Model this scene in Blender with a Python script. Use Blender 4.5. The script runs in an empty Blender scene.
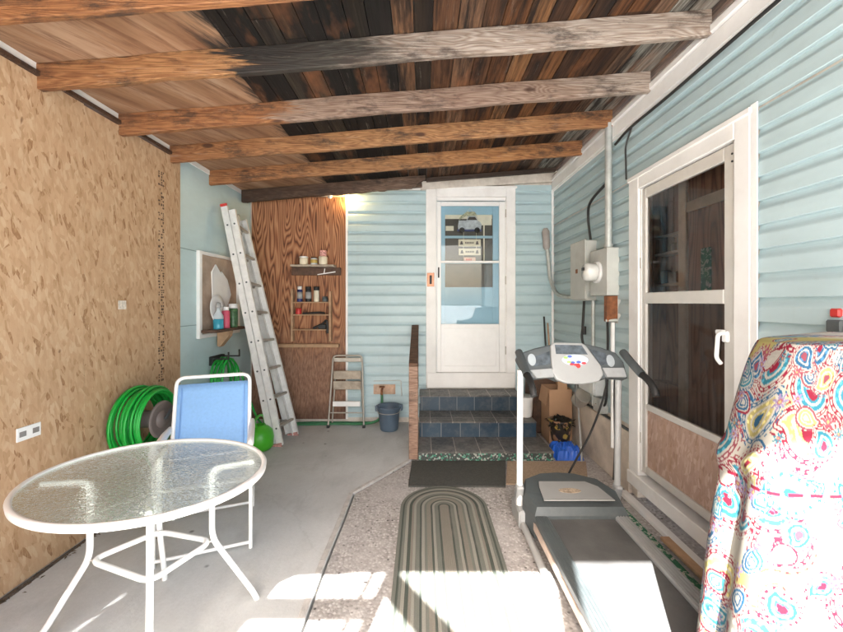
import bpy, bmesh, math, random
import numpy as np
from mathutils import Vector, Matrix
random.seed(7)
R = math.radians
S = bpy.context.scene
COL = S.collection

# ------------------------------------------------------------------ mesh builder
class MB:
    def __init__(s):
        s.v = []; s.f = []; s.sm = []; s.mi = []; s.m = 0
    def add(s, vs, fs, smooth=False):
        o = len(s.v)
        s.v += [tuple(p) for p in vs]
        for f in fs:
            s.f.append([i + o for i in f]); s.sm.append(smooth); s.mi.append(s.m)
        return s
    def bm(s, b, smooth=False):
        b.verts.ensure_lookup_table(); b.verts.index_update()
        s.add([v.co[:] for v in b.verts], [[v.index for v in f.verts] for f in b.faces], smooth)
        b.free(); return s
    def box(s, x0, x1, y0, y1, z0, z1, bev=0.0, mat=None, seg=1):
        b = bmesh.new()
        M = Matrix.Translation(((x0+x1)/2, (y0+y1)/2, (z0+z1)/2)) @ Matrix.Diagonal((abs(x1-x0), abs(y1-y0), abs(z1-z0), 1))
        bmesh.ops.create_cube(b, size=1, matrix=M)
        if bev > 0:
            bmesh.ops.bevel(b, geom=list(b.edges), offset=bev, segments=seg, affect='EDGES', profile=0.5)
        if mat is not None: b.transform(mat)
        return s.bm(b)
    def bar(s, p0, p1, w, h, up=(0, 0, 1), bev=0.0):
        p0 = Vector(p0); p1 = Vector(p1); d = p1 - p0; L = d.length; d.normalize()
        u = Vector(up); sx = d.cross(u)
        if sx.length < 1e-5: sx = d.cross(Vector((0, 1, 0)))
        sx.normalize(); u = sx.cross(d).normalized()
        M = Matrix(((d.x, sx.x, u.x, (p0.x+p1.x)/2), (d.y, sx.y, u.y, (p0.y+p1.y)/2), (d.z, sx.z, u.z, (p0.z+p1.z)/2), (0, 0, 0, 1)))
        return s.box(-L/2, L/2, -w/2, w/2, -h/2, h/2, bev, M)
    def tube(s, pts, r, seg=10, closed=False, smooth=True):
        P = [Vector(p) for p in pts]; n = len(P)
        rs = r if isinstance(r, (list, tuple)) else [r]*n
        T = []
        for i in range(n):
            if closed: t = P[(i+1) % n] - P[i-1]
            else: t = P[min(i+1, n-1)] - P[max(i-1, 0)]
            T.append(t.normalized())
        a = Vector((0, 0, 1)) if abs(T[0].z) < 0.9 else Vector((1, 0, 0))
        u = T[0].cross(a).normalized(); vs = []
        for i in range(n):
            u = (u - T[i]*u.dot(T[i])).normalized(); w = T[i].cross(u)
            for k in range(seg):
                g = 2*math.pi*k/seg
                vs.append(P[i] + (u*math.cos(g) + w*math.sin(g))*rs[i])
        fs = []
        for i in range(n if closed else n-1):
            j = (i+1) % n
            for k in range(seg):
                l = (k+1) % seg
                fs.append([i*seg+k, i*seg+l, j*seg+l, j*seg+k])
        s.add(vs, fs, smooth)
        if not closed:
            s.add(vs[:seg], [list(range(seg))[::-1]]); s.add(vs[-seg:], [list(range(seg))])
        return s
    def lathe(s, prof, c=(0, 0, 0), seg=24, mat=None, smooth=True):
        vs = []; fs = []
        for (r, z) in prof:
            for k in range(seg):
                g = 2*math.pi*k/seg
                p = Vector((r*math.cos(g), r*math.sin(g), z))
                if mat is not None: p = mat @ p
                vs.append(p + Vector(c))
        for i in range(len(prof)-1):
            for k in range(seg):
                l = (k+1) % seg
                fs.append([i*seg+k, i*seg+l, (i+1)*seg+l, (i+1)*seg+k])
        fs.append(list(range(seg))[::-1]); n = (len(prof)-1)*seg
        fs.append([n+k for k in range(seg)])
        return s.add(vs, fs, smooth)
    def prism(s, poly, a, b, ax='z', mat=None):
        n = len(poly)
        def pt(p, h):
            q = {'z': (p[0], p[1], h), 'y': (p[0], h, p[1]), 'x': (h, p[0], p[1])}[ax]
            return mat @ Vector(q) if mat is not None else q
        vs = [pt(p, a) for p in poly] + [pt(p, b) for p in poly]
        fs = [list(range(n))[::-1], [n+i for i in range(n)]]
        for i in range(n):
            j = (i+1) % n; fs.append([i, j, n+j, n+i])
        return s.add(vs, fs)
    def extr(s, prof, p0, p1):
        """open profile list of 3D points at p0 offset, swept to p1"""
        n = len(prof)
        vs = [Vector(p)+Vector(p0) for p in prof] + [Vector(p)+Vector(p1) for p in prof]
        return s.add(vs, [[i, i+1, n+i+1, n+i] for i in range(n-1)])
    def build(s, name, mat, parent=None, fix=True):
        off = OFF.get(parent.name, Vector()) if parent else Vector()
        me = bpy.data.meshes.new(name)
        me.from_pydata([(v[0]-off.x, v[1]-off.y, v[2]-off.z) for v in s.v], [], s.f)
        me.polygons.foreach_set('use_smooth', s.sm)
        mats = mat if isinstance(mat, (list, tuple)) else [mat]
        for m in mats: me.materials.append(m)
        if len(mats) > 1: me.polygons.foreach_set('material_index', s.mi)
        if fix:
            b = bmesh.new(); b.from_mesh(me); bmesh.ops.recalc_face_normals(b, faces=b.faces); b.to_mesh(me); b.free()
        me.update()
        o = bpy.data.objects.new(name, me); COL.objects.link(o)
        if parent: o.parent = parent; OFF[o.name] = off
        return o
OFF = {}
def tag(o, label, cat, group=None, kind=None):
    if label: o['label'] = label
    if cat: o['category'] = cat
    if group: o['group'] = group
    if kind: o['kind'] = kind
    return o
def thing(name, label, cat, loc=(0, 0, 0), rz=0, group=None, local=False):
    o = bpy.data.objects.new(name, None); COL.objects.link(o)
    o.location = loc; o.rotation_euler = (0, 0, rz); o.empty_display_size = .1
    OFF[o.name] = Vector() if local else Vector(loc)
    return tag(o, label, cat, group)
def each(name, items, mat, parent):
    for fn in items:
        q = MB(); fn(q); q.build(name, mat, parent)
def smooth_path(pts, n=8, closed=False):
    P = [Vector(p) for p in pts]; out = []; m = len(P)
    rng = range(m) if closed else range(m-1)
    for i in rng:
        if closed: a, b, c, d = P[i-1], P[i], P[(i+1) % m], P[(i+2) % m]
        else: a, b, c, d = P[max(i-1, 0)], P[i], P[i+1], P[min(i+2, m-1)]
        for k in range(n):
            t = k/n
            out.append(0.5*((2*b)+(c-a)*t+(2*a-5*b+4*c-d)*t*t+(3*b-a-3*c+d)*t**3))
    if not closed: out.append(P[-1])
    return out
def fillet(pts, r, n=5, closed=False):
    P = [Vector(p) for p in pts]; out = []; m = len(P)
    for i in range(m):
        if not closed and i in (0, m-1): out.append(P[i]); continue
        a, b, c = P[i-1], P[i], P[(i+1) % m]
        ra = min(r, (a-b).length*.45); rc = min(r, (c-b).length*.45)
        p = b+(a-b).normalized()*ra; q = b+(c-b).normalized()*rc
        for k in range(n+1):
            t = k/n; out.append(p*(1-t)**2+b*2*t*(1-t)+q*t*t)
    return out

# ------------------------------------------------------------------ materials
class NT:
    def __init__(s, name):
        s.mat = bpy.data.materials.new(name); s.mat.use_nodes = True
        s.t = s.mat.node_tree; s.b = s.t.nodes['Principled BSDF']; s.out = s.t.nodes['Material Output']
    def n(s, typ, ins=None, **props):
        nd = s.t.nodes.new('ShaderNode'+typ)
        for k, v in props.items(): setattr(nd, k, v)
        for k, v in (ins or {}).items(): s.set(nd, k, v)
        return nd
    def set(s, nd, k, v):
        sock = nd.inputs[k]
        if hasattr(v, 'is_output'): s.t.links.new(v, sock)
        elif hasattr(v, 'outputs'): s.t.links.new(v.outputs[0], sock)
        else:
            if isinstance(v, (tuple, list)) and len(v) == 3 and sock.type == 'RGBA': v = (*v, 1)
            sock.default_value = v
    def co(s): return s.n('TexCoord').outputs['Object']
    def math(s, op, a, b=0.0, clamp=False):
        nd = s.n('Math', operation=op, use_clamp=clamp); s.set(nd, 0, a); s.set(nd, 1, b); return nd.outputs[0]
    def mapping(s, vec, scale=(1, 1, 1), rot=(0, 0, 0), loc=(0, 0, 0)):
        return s.n('Mapping', {'Vector': vec, 'Scale': scale, 'Rotation': rot, 'Location': loc}).outputs[0]
    def noise(s, vec, scale, detail=4, rough=.55, dist=0.0):
        return s.n('TexNoise', {'Vector': vec, 'Scale': scale, 'Detail': detail, 'Roughness': rough, 'Distortion': dist})
    def ramp(s, fac, stops, interp='LINEAR'):
        nd = s.n('ValToRGB'); s.set(nd, 'Fac', fac); cr = nd.color_ramp; cr.interpolation = interp
        while len(cr.elements) > 1: cr.elements.remove(cr.elements[-1])
        for i, (p, c) in enumerate(stops):
            e = cr.elements[0] if i == 0 else cr.elements.new(p)
            e.position = p; e.color = (c, c, c, 1) if isinstance(c, (int, float)) else (*c, 1)
        return nd.outputs[0]
    def mix(s, fac, a, b, mode='MIX'):
        nd = s.n('Mix', data_type='RGBA', blend_type=mode)
        s.set(nd, 0, fac); s.set(nd, 6, a); s.set(nd, 7, b); return nd.outputs[2]
    def bump(s, h, strength=.3, dist=.01):
        return s.n('Bump', {'Height': h, 'Strength': strength, 'Distance': dist}).outputs[0]
    def fin(s, col=None, rough=.6, metal=0.0, nrm=None, spec=None):
        if col is not None: s.set(s.b, 'Base Color', col)
        s.set(s.b, 'Roughness', rough); s.set(s.b, 'Metallic', metal)
        if nrm is not None: s.set(s.b, 'Normal', nrm)
        if spec is not None: s.set(s.b, 'Specular IOR Level', spec)
        return s.mat
def plain(name, c, rough=.5, metal=0.0, var=.12, scale=9, bump=.05, dirt=0.0, dirtc=(.12, .09, .06)):
    t = NT(name); co = t.co(); n = t.noise(co, scale, 5)
    lo = tuple(x*(1-var) for x in c); hi = tuple(min(1, x*(1+var)) for x in c)
    col = t.ramp(n.outputs[0], [(.3, lo), (.7, hi)])
    if dirt > 0:
        d = t.noise(co, scale*.6, 8, .7)
        col = t.mix(t.ramp(d.outputs[0], [(.58-dirt*.2, 0), (.8, dirt)]), col, dirtc)
    rr = t.math('MULTIPLY_ADD', n.outputs[0], .15); rr.node.inputs[2].default_value = max(0, rough-.07)
    return t.fin(col, rr, metal, t.bump(t.noise(co, scale*6, 3).outputs[0], bump, .004))

def osb_mat(name='osb', tint=1.0, pinkish=False):
    t = NT(name); co = t.co(); vals = []
    warp = t.noise(co, 6, 2); wv = t.n('VectorMath', {0: warp.outputs['Color'], 1: (.018, .018, .018)}, operation='MULTIPLY').outputs[0]
    cw = t.n('VectorMath', {0: co, 1: wv}, operation='ADD').outputs[0]
    for i, (a, sc) in enumerate(((8, (1, 40, 12)), (32, (1, 46, 15)), (150, (1, 42, 14)), (-12, (1, 66, 19)))):
        v = t.n('TexVoronoi', {'Vector': t.mapping(t.mapping(cw, rot=(R(a), 0, 0), loc=(0, i*3.1, i*1.7)), scale=sc), 'Scale': 1.0}, voronoi_dimensions='3D')
        sp = t.n('SeparateColor', {0: v.outputs['Color']}); vals.append((sp.outputs[0], sp.outputs[1], v.outputs['Distance']))
    val = vals[0][0]
    for i in (1, 2, 3):
        m = t.n('Mix', data_type='FLOAT'); t.set(m, 0, t.math('GREATER_THAN', vals[i][1], .52)); t.set(m, 2, val); t.set(m, 3, vals[i][0]); val = m.outputs[0]
    fine = t.noise(t.mapping(co, scale=(1, 160, 30)), 1, 4)
    val2 = t.math('ADD', val, t.math('MULTIPLY', t.math('SUBTRACT', fine.outputs[0], .5), .45))
    k = tint*1.04
    if pinkish: st = [(0, (.30, .19, .15)), (.1, (.37, .25, .20)), (.7, (.42, .29, .235)), (1, (.50, .37, .31))]
    else: st = [(-.0, (.25*k, .125*k, .055*k)), (.06, (.38*k, .235*k, .125*k)), (.3, (.455*k, .29*k, .168*k)), (.75, (.485*k, .322*k, .192*k)), (1, (.525*k, .37*k, .235*k))]
    col = t.ramp(val2, st)
    big = t.noise(co, 1.6, 4); col = t.mix(t.ramp(big.outputs[0], [(.4, 0), (.75, .35)]), col, (.40*k, .25*k, .14*k))
    spots = t.noise(t.mapping(co, scale=(1, 1, .6)), 14, 2); fx = t.noise(t.mapping(co, scale=(1, 6, 1.1)), 3, 6, .7); col = t.mix(t.ramp(fx.outputs[0], [(.5, 0), (.75, .5)]), col, (.30*k, .165*k, .075*k))
    col = t.mix(t.ramp(spots.outputs[0], [(.73, 0), (.78, .7)]), col, (.13, .055, .025))
    return t.fin(col, .75, 0, t.bump(val2, .3, .005))

def ply_grain(name, dark, mid, light, axis='z', dens=16, stainlow=False):
    """strong cathedral grain; axis = direction of the grain"""
    t = NT(name); co = t.co()
    sc = {'z': (3.2, 3.2, .42), 'x': (.25, 1.6, 1.6)}[axis]
    n = t.noise(t.mapping(co, scale=sc), 1.6, 2, .45)
    ph = t.math('MULTIPLY', n.outputs[0], dens)
    fr = t.math('PINGPONG', ph, .5)
    f2 = t.noise(t.mapping(co, scale=tuple(90 if k > .5 else 4 for k in sc)), 1, 4)
    v = t.math('ADD', t.math('MULTIPLY', fr, 1.7), t.math('MULTIPLY', t.math('SUBTRACT', f2.outputs[0], .5), .5))
    col = t.ramp(v, [(0.05, dark), (.32, mid), (.8, light)])
    if stainlow:
        z = t.n('SeparateXYZ', {0: co}).outputs[2]
        zz = t.math('ADD', z, t.math('MULTIPLY', t.noise(co, 5, 5).outputs[0], .5))
        rn = t.noise(t.mapping(co, scale=(60, 60, 14)), 1, 5, .7)
        low = t.ramp(rn.outputs[0], [(.3, (.10, .045, .025)), (.5, (.25, .135, .085)), (.72, (.36, .22, .15))])
        mk = t.n('MapRange', {'Value': zz, 'From Min': 1.0, 'From Max': 1.45, 'To Min': .9, 'To Max': 0.0}).outputs[0]
        col = t.mix(mk, col, low)
        mk2 = t.n('MapRange', {'Value': zz, 'From Min': .2, 'From Max': .55, 'To Min': .8, 'To Max': 0.0}).outputs[0]
        col = t.mix(mk2, col, (.07, .03, .02))
    return t.fin(col, .7, 0, t.bump(v, .2, .004))

def deck_ply():
    t = NT('pale_roof_plywood'); co = t.co(); r_ = t.mapping(co, rot=(0, 0, R(24)))
    a = t.noise(t.mapping(r_, scale=(7, .9, 1)), 1, 5, .6); f = t.noise(t.mapping(co, scale=(3, 60, 1)), 1, 4)
    col = t.ramp(a.outputs[0], [(.3, (.15, .068, .03)), (.5, (.31, .175, .095)), (.7, (.46, .315, .21))])
    b = t.noise(t.mapping(r_, scale=(16, 1.6, 1)), 1, 6, .7); col = t.mix(t.ramp(b.outputs[0], [(.49, 0), (.64, .9)]), col, (.13, .055, .026))
    col = t.mix(t.math('MULTIPLY', f.outputs[0], .3), col, (.30, .17, .11))
    x = t.n('SeparateXYZ', {0: co}).outputs[0]; xx = t.math('ADD', x, t.math('MULTIPLY', b.outputs[0], .55))
    col = t.mix(t.n('MapRange', {'Value': xx, 'From Min': -.92, 'From Max': -.80}).outputs[0], col, (.02, .015, .012))
    return t.fin(col, .75, 0, t.bump(f.outputs[0], .2, .003))

def rafter_mat(name, stops, seed=0):
    """colour varies along the timber (world x), with grain, knots and mottling"""
    t = NT(name); co = t.co(); cs = t.mapping(co, loc=(seed*2.7, seed*1.3, seed*.7))
    x = t.n('SeparateXYZ', {0: co}).outputs[0]
    ns = t.noise(t.mapping(cs, scale=(1.5, 8, 22)), 1, 6, .72)
    xx = t.math('ADD', x, t.math('MULTIPLY', t.math('SUBTRACT', ns.outputs[0], .5), 1.5))
    f = t.n('MapRange', {'Value': xx, 'From Min': -2.2, 'From Max': 1.8}).outputs[0]
    col = t.ramp(f, [((p+2.2)/4.0, c) for p, c in stops])
    # knots bend the grain
    kn = t.n('TexVoronoi', {'Vector': t.mapping(cs, scale=(1.9, 5, 5)), 'Scale': 1.0})
    kd = t.ramp(kn.outputs[0], [(.0, 1), (.3, 0)])
    g = t.noise(t.mapping(cs, scale=(.8, 9, 9)), 1.5, 2, .4)
    ph = t.math('ADD', t.math('MULTIPLY', g.outputs[0], 17), t.math('MULTIPLY', kd, 2.5))
    gg = t.math('MULTIPLY', t.math('PINGPONG', ph, .5), 2.0)
    col = t.mix(t.math('MULTIPLY', t.math('SUBTRACT', 1.0, gg, True), .62), col, t.mix(1, col, (.36, .22, .14), 'MULTIPLY'))
    f2 = t.noise(t.mapping(cs, scale=(5, 110, 110)), 1, 5, .65)
    col = t.mix(t.ramp(f2.outputs[0], [(.35, .6), (.6, 0)]), col, t.mix(1, col, (.34, .25, .2), 'MULTIPLY'))
    col = t.mix(t.ramp(kn.outputs[0], [(.07, .9), (.12, 0)]), col, (.05, .018, .008))
    dk = t.noise(t.mapping(cs, scale=(2.2, 6, 6)), 1.6, 8, .75)
    col = t.mix(t.ramp(dk.outputs[0], [(.50, 0), (.66, .88)]), col, (.028, .017, .012))
    lt = t.noise(t.mapping(cs, scale=(3, 9, 30), loc=(5, 5, 5)), 1.3, 6, .7)
    col = t.mix(t.ramp(lt.outputs[0], [(.60, 0), (.78, .55)]), col, (.40, .33, .27))
    return t.fin(col, .72, 0, t.bump(t.math('ADD', gg, f2.outputs[0]), .35, .004))

def concrete_mat(name, base, dark):
    t = NT(name); co = t.co()
    a = t.noise(co, 1.1, 7, .62); b = t.noise(t.mapping(co, scale=(1, .5, 1)), 4.5, 6, .7); c = t.noise(co, 70, 3, .6)
    col = t.ramp(a.outputs[0], [(.3, dark), (.62, base)])
    col = t.mix(t.ramp(b.outputs[0], [(.5, 0), (.8, .55)]), col, tuple(x*.5 for x in base))
    col = t.mix(t.math('MULTIPLY', c.outputs[0], .45), col, tuple(x*.55 for x in base))
    sp = t.n('TexVoronoi', {'Vector': co, 'Scale': 5.0}); col = t.mix(t.ramp(sp.outputs[0], [(.05, .7), (.10, 0)]), col, (.06, .05, .045))
    ed = t.n('TexVoronoi', {'Vector': t.n('VectorMath', {0: co, 1: t.n('VectorMath', {0: a.outputs['Color'], 1: (.5, .5, .5)}, operation='MULTIPLY').outputs[0]}, operation='ADD').outputs[0], 'Scale': .42}, feature='DISTANCE_TO_EDGE')
    col = t.mix(t.ramp(ed.outputs[0], [(.0, .10), (.0010, 0)]), col, (.08, .065, .055))
    return t.fin(col, .8, 0, t.bump(t.math('ADD', c.outputs[0], b.outputs[0]), .3, .004))

def pebble_mat():
    t = NT('exposed_aggregate'); co = t.co()
    v = t.n('TexVoronoi', {'Vector': co, 'Scale': 62.0}); r = t.n('SeparateColor', {0: v.outputs['Color']})
    big = t.noise(co, 2.2, 6, .65)
    st = t.ramp(r.outputs[0], [(0, (.22, .205, .195)), (.35, (.36, .335, .32)), (.7, (.47, .445, .43)), (1, (.58, .56, .545))])
    col = t.mix(t.ramp(v.outputs['Distance'], [(.25, 0), (.62, .7)]), st, (.29, .27, .255))
    rnd = t.n('TexVoronoi', {'Vector': co, 'Scale': 44.0}); rr = t.n('SeparateColor', {0: rnd.outputs['Color']})
    dk = t.math('MULTIPLY', t.math('GREATER_THAN', rr.outputs[1], .90), t.ramp(rnd.outputs['Distance'], [(.22, 1), (.42, 0)]))
    col = t.mix(dk, col, (.05, .042, .038))
    col = t.mix(t.ramp(big.outputs[0], [(.42, 0), (.66, .65)]), col, (.46, .44, .43))
    h = t.math('SUBTRACT', 1, v.outputs['Distance'])
    return t.fin(col, .75, 0, t.bump(h, .5, .006))

def siding_mat(name, c):
    t = NT(name); co = t.co()
    n = t.noise(t.mapping(co, scale=(1.2, 1.2, 3)), 1.4, 6, .65); n2 = t.noise(co, 30, 4)
    col = t.ramp(n.outputs[0], [(.3, tuple(x*.86 for x in c)), (.7, c)])
    st = t.noise(t.mapping(co, scale=(7, 7, .7)), 1, 6, .7)
    col = t.mix(t.ramp(st.outputs[0], [(.58, 0), (.9, .25)]), col, (.30, .31, .28))
    oc = t.noise(t.mapping(co, scale=(1, 1, 2.5)), 2.6, 2)
    b2 = t.n('Bump', {'Height': oc.outputs[0], 'Strength': .35, 'Distance': .02, 'Normal': t.bump(n2.outputs[0], .08, .003)}).outputs[0]
    gr = t.noise(co, 9, 8, .75); col = t.mix(t.ramp(gr.outputs[0], [(.60, 0), (.78, .35)]), col, (.26, .27, .24))
    return t.fin(col, .42, 0, b2)

def tile_mat():
    t = NT('slate_tile'); co = t.co()
    b = t.n('TexBrick', {'Vector': t.mapping(co, loc=(.05, 0, 0)), 'Scale': 1.0, 'Mortar Size': .004, 'Brick Width': .23, 'Row Height': 5.0, 'Color1': (.045, .047, .05, 1), 'Color2': (.10, .095, .088, 1), 'Mortar': (.36, .32, .28, 1)}, offset=0.0)
    n = t.noise(co, 7, 7, .7); n2 = t.noise(co, 40, 4)
    col = t.mix(t.ramp(n.outputs[0], [(.42, 0), (.68, .8)]), b.outputs[0], (.22, .20, .18))
    return t.fin(col, t.ramp(n2.outputs[0], [(.3, .3), (.7, .6)]), 0, t.bump(n2.outputs[0], .2, .003))
def riser_mat():
    t = NT('blue_tile'); co = t.co()
    b = t.n('TexBrick', {'Vector': t.mapping(co, rot=(R(90), 0, 0)), 'Scale': 1.0, 'Mortar Size': .004, 'Brick Width': .2, 'Row Height': 5.0, 'Color1': (.010, .030, .055, 1), 'Color2': (.022, .050, .080, 1), 'Mortar': (.16, .17, .175, 1)}, offset=0.0)
    n = t.noise(co, 9, 7, .7)
    col = t.mix(t.ramp(n.outputs[0], [(.46, 0), (.72, .7)]), b.outputs[0], (.09, .10, .105))
    return t.fin(col, .35, 0)
def mosaic_mat():
    t = NT('broken_mosaic'); co = t.co()
    v = t.n('TexVoronoi', {'Vector': co, 'Scale': 70.0}); r = t.n('SeparateColor', {0: v.outputs['Color']})
    col = t.ramp(r.outputs[0], [(0, (.04, .05, .045)), (.52, (.36, .36, .33)), (.66, (.04, .22, .14)), (.78, (.05, .06, .06)), (.92, (.14, .32, .24))], 'CONSTANT')
    return t.fin(col, .5)
def rug_mat():
    t = NT('ribbed_rug'); co = t.co(); s = t.n('SeparateXYZ', {0: co})
    y = t.math('MAXIMUM', s.outputs[1], 0.0)
    d = t.math('SQRT', t.math('ADD', t.math('POWER', s.outputs[0], 2.0), t.math('POWER', y, 2.0)))
    d = t.math('ADD', d, t.math('MULTIPLY', t.math('SUBTRACT', t.noise(co, 4, 2).outputs[0], .5), .006))
    k = t.n('MapRange', {'Value': d, 'From Min': 0, 'From Max': .315}).outputs[0]
    D, L, G, T = (.085, .098, .085), (.30, .295, .26), (.18, .185, .165), (.23, .215, .185)
    st = [(0, T), (.10, D), (.14, G), (.22, L), (.27, D), (.31, T), (.40, G), (.45, L), (.51, D), (.55, G), (.63, L), (.68, T), (.73, D), (.79, L), (.85, G), (.90, D), (.94, G)]
    col = t.ramp(k, st, 'CONSTANT')
    w = t.noise(co, 160, 2); col = t.mix(t.math('MULTIPLY', w.outputs[0], .5), col, t.mix(1, col, (.45, .45, .42), 'MULTIPLY'))
    rib = t.math('PINGPONG', t.math('MULTIPLY', d, 90), .5)
    dirt = t.noise(co, 3, 6, .7); col = t.mix(t.ramp(dirt.outputs[0], [(.5, 0), (.8, .4)]), col, (.25, .22, .19))
    return t.fin(col, .95, 0, t.bump(rib, .6, .006), .1)
def attr_mat(name, rough=.8, grain=None, var=.0, bumps=.1):
    t = NT(name); a = t.n('Attribute', attribute_name='Col'); col = a.outputs[0]; co = t.co()
    nrm = None
    if grain == 'y':
        f = t.noise(t.mapping(co, scale=(70, 3, 70)), 1, 5, .65)
        col = t.mix(t.ramp(f.outputs[0], [(.3, .85), (.62, 0)]), col, t.mix(1, col, (.22, .16, .13), 'MULTIPLY'))
        g = t.noise(t.mapping(co, scale=(14, 1.2, 14)), 1, 6, .7)
        col = t.mix(t.ramp(g.outputs[0], [(.44, 0), (.60, .95)]), col, (.012, .009, .008))
        w = t.noise(t.mapping(co, scale=(26, 2.2, 26), loc=(3, 3, 3)), 1, 7, .75); col = t.mix(t.ramp(w.outputs[0], [(.60, 0), (.76, .4)]), col, (.40, .34, .28))
        rd = t.noise(t.mapping(co, scale=(5, 2, 5), loc=(7, 1, 3)), 1, 4); col = t.mix(t.ramp(rd.outputs[0], [(.55, 0), (.75, .5)]), col, (.30, .12, .05))
        nrm = t.bump(f.outputs[0], .4, .004)
    elif grain == 'weave':
        w = t.noise(co, 260, 2); nrm = t.bump(w.outputs[0], .15, .002)
    return t.fin(col, rough, 0, nrm, .25)
def glass_pane(name, tint, refl=.9, rough=.02, fres=1.5, film=0.0, filmc=(.3, .33, .33), gain=1.0):
    t = NT(name); t.t.nodes.remove(t.b)
    tr = t.n('BsdfTransparent', {'Color': (*tint, 1)}); gl = t.n('BsdfGlossy', {'Color': (refl, refl, refl, 1), 'Roughness': rough})
    fr = t.n('Fresnel', {'IOR': fres}); f2 = t.math('MULTIPLY', fr, gain, True)
    m = t.n('MixShader', {0: f2, 1: tr, 2: gl})
    if film > 0:
        n = t.noise(t.co(), 5, 6, .7); df = t.n('BsdfDiffuse', {'Color': (*filmc, 1)})
        m = t.n('MixShader', {0: t.math('MULTIPLY', n.outputs[0], film), 1: m, 2: df})
    t.t.links.new(m.outputs[0], t.out.inputs[0]); return t.mat
def pebble_glass():
    t = NT('pebbled_glass'); co = t.co(); t.t.nodes.remove(t.b)
    v = t.noise(t.mapping(co, scale=(1, 1.6, 1)), 46, 2, .5, 1.0); nb = t.bump(v.outputs[0], 1.0, .02)
    gl = t.n('BsdfGlossy', {'Color': (.95, .97, .95, 1), 'Roughness': .10, 'Normal': nb})
    rf = t.n('BsdfRefraction', {'Color': (.80, .87, .83, 1), 'Roughness': .03, 'IOR': 1.16, 'Normal': nb})
    tr = t.n('BsdfTransparent', {'Color': (.78, .85, .81, 1)})
    m0 = t.n('MixShader', {0: .18, 1: rf, 2: tr}); fr = t.n('Fresnel', {'IOR': 1.5, 'Normal': nb})
    m1 = t.n('MixShader', {0: t.math('MULTIPLY', fr, 1.6, True), 1: m0, 2: gl})
    df = t.n('BsdfTranslucent', {'Color': (.75, .78, .74, 1)}); d2 = t.n('BsdfDiffuse', {'Color': (.62, .66, .62, 1), 'Normal': nb})
    m2 = t.n('MixShader', {0: .5, 1: df, 2: d2}); n2 = t.noise(co, 3, 5)
    m = t.n('MixShader', {0: t.math('MULTIPLY', n2.outputs[0], .12), 1: m1, 2: m2})
    t.t.links.new(m.outputs[0], t.out.inputs[0]); return t.mat
def emit(name, c, s):
    t = NT(name); t.set(t.b, 'Emission Color', (*c, 1)); t.set(t.b, 'Emission Strength', s); return t.fin((*c, 1), .4)

OSB = osb_mat('osb_board'); KICK = osb_mat('kick_board', 1, True)
PLY = ply_grain('rough_plywood', (.10, .034, .014), (.27, .105, .045), (.43, .215, .105), 'z', 20, True)
DECKPLY = deck_ply()
ORANGE = (.36, .165, .066); HONEY = (.44, .235, .10); GREY = (.34, .29, .245); BLACK = (.018, .015, .013); PINK = (.34, .25, .19); PALE = (.47, .41, .35)
RM = [rafter_mat('timber_a', [(-2.2, ORANGE), (-.9, ORANGE), (.3, (.3, .15, .07))], 1),
      rafter_mat('timber_b', [(-2.2, ORANGE), (-1.12, HONEY), (-1.0, BLACK), (-.35, (.05, .045, .035)), (-.1, GREY), (1.1, PALE), (1.7, PALE)], 2),
      rafter_mat('timber_c', [(-2.2, ORANGE), (-1.05, ORANGE), (-.9, PINK), (.2, (.30, .21, .16)), (1.0, PINK), (1.35, PALE)], 3),
      rafter_mat('timber_d', [(-2.2, ORANGE), (-.6, HONEY), (.8, HONEY), (1.7, ORANGE)], 4),
      rafter_mat('timber_e', [(-2.2, (.36, .16, .06)), (-.4, HONEY), (1.0, (.48, .235, .085)), (1.7, ORANGE)], 5),
      rafter_mat('timber_f', [(-2.2, (.07, .042, .026)), (-.9, (.14, .085, .055)), (-.3, (.22, .15, .105)), (.2, (.06, .04, .028))], 6)]
BATTEN = rafter_mat('dark_batten', [(-2.3, (.10, .052, .028)), (1.7, (.10, .052, .028))], 7)
POSTW = rafter_mat('grey_post_wood', [(-2.2, (.30, .19, .13)), (1.7, (.42, .29, .22))], 8)
RAILW = rafter_mat('brown_rail_wood', [(-2.2, (.16, .085, .05)), (1.7, (.17, .09, .05))], 9)
CONC = concrete_mat('old_concrete', (.60, .61, .605), (.45, .455, .45)); YARD = concrete_mat('yard_concrete', (.60, .60, .585), (.52, .52, .505))
STUCCO = plain('beige_stucco', (.58, .51, .43), .9, 0, .18, 6, .5, .5, (.22, .17, .13))
PEB = pebble_mat()
SIDING = siding_mat('sage_siding', (.45, .575, .60)); SIDING2 = siding_mat('blue_siding', (.45, .585, .615))
BLUEPANEL = siding_mat('aqua_panel', (.49, .64, .66))
WHITE = plain('white_paint', (.79, .785, .765), .5, 0, .06, 5, .08, .25, (.42, .34, .26))
WHITE2 = plain('white_enamel', (.80, .80, .785), .32, 0, .03, 12, .02, .08, (.4, .33, .27))
OLDWHITE = plain('weathered_white', (.62, .57, .50), .65, 0, .15, 8, .2, .6, (.22, .15, .10))
ALMOND = plain('storm_door_metal', (.62, .60, .56), .42, .15, .06, 6, .03, .15)
ALU = plain('aluminium', (.70, .70, .685), .5, .12, .1, 14, .05, .25, (.32, .28, .24)); ALUD = plain('dull_aluminium', (.45, .42, .37), .55, .5, .15, 12, .1, .4, (.2, .17, .14))
GALV = plain('galvanised_steel', (.46, .48, .46), .5, .4, .15, 22, .06, .2); BOXGREY = plain('grey_box_enamel', (.50, .51, .475), .5, .1, .08, 8, .05, .4, (.30, .24, .17))
RUST = plain('rust', (.20, .075, .03), .85, 0, .45, 25, .6, .4, (.06, .022, .012)); BLACKR = plain('black_rubber', (.018, .018, .018), .55)
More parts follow.
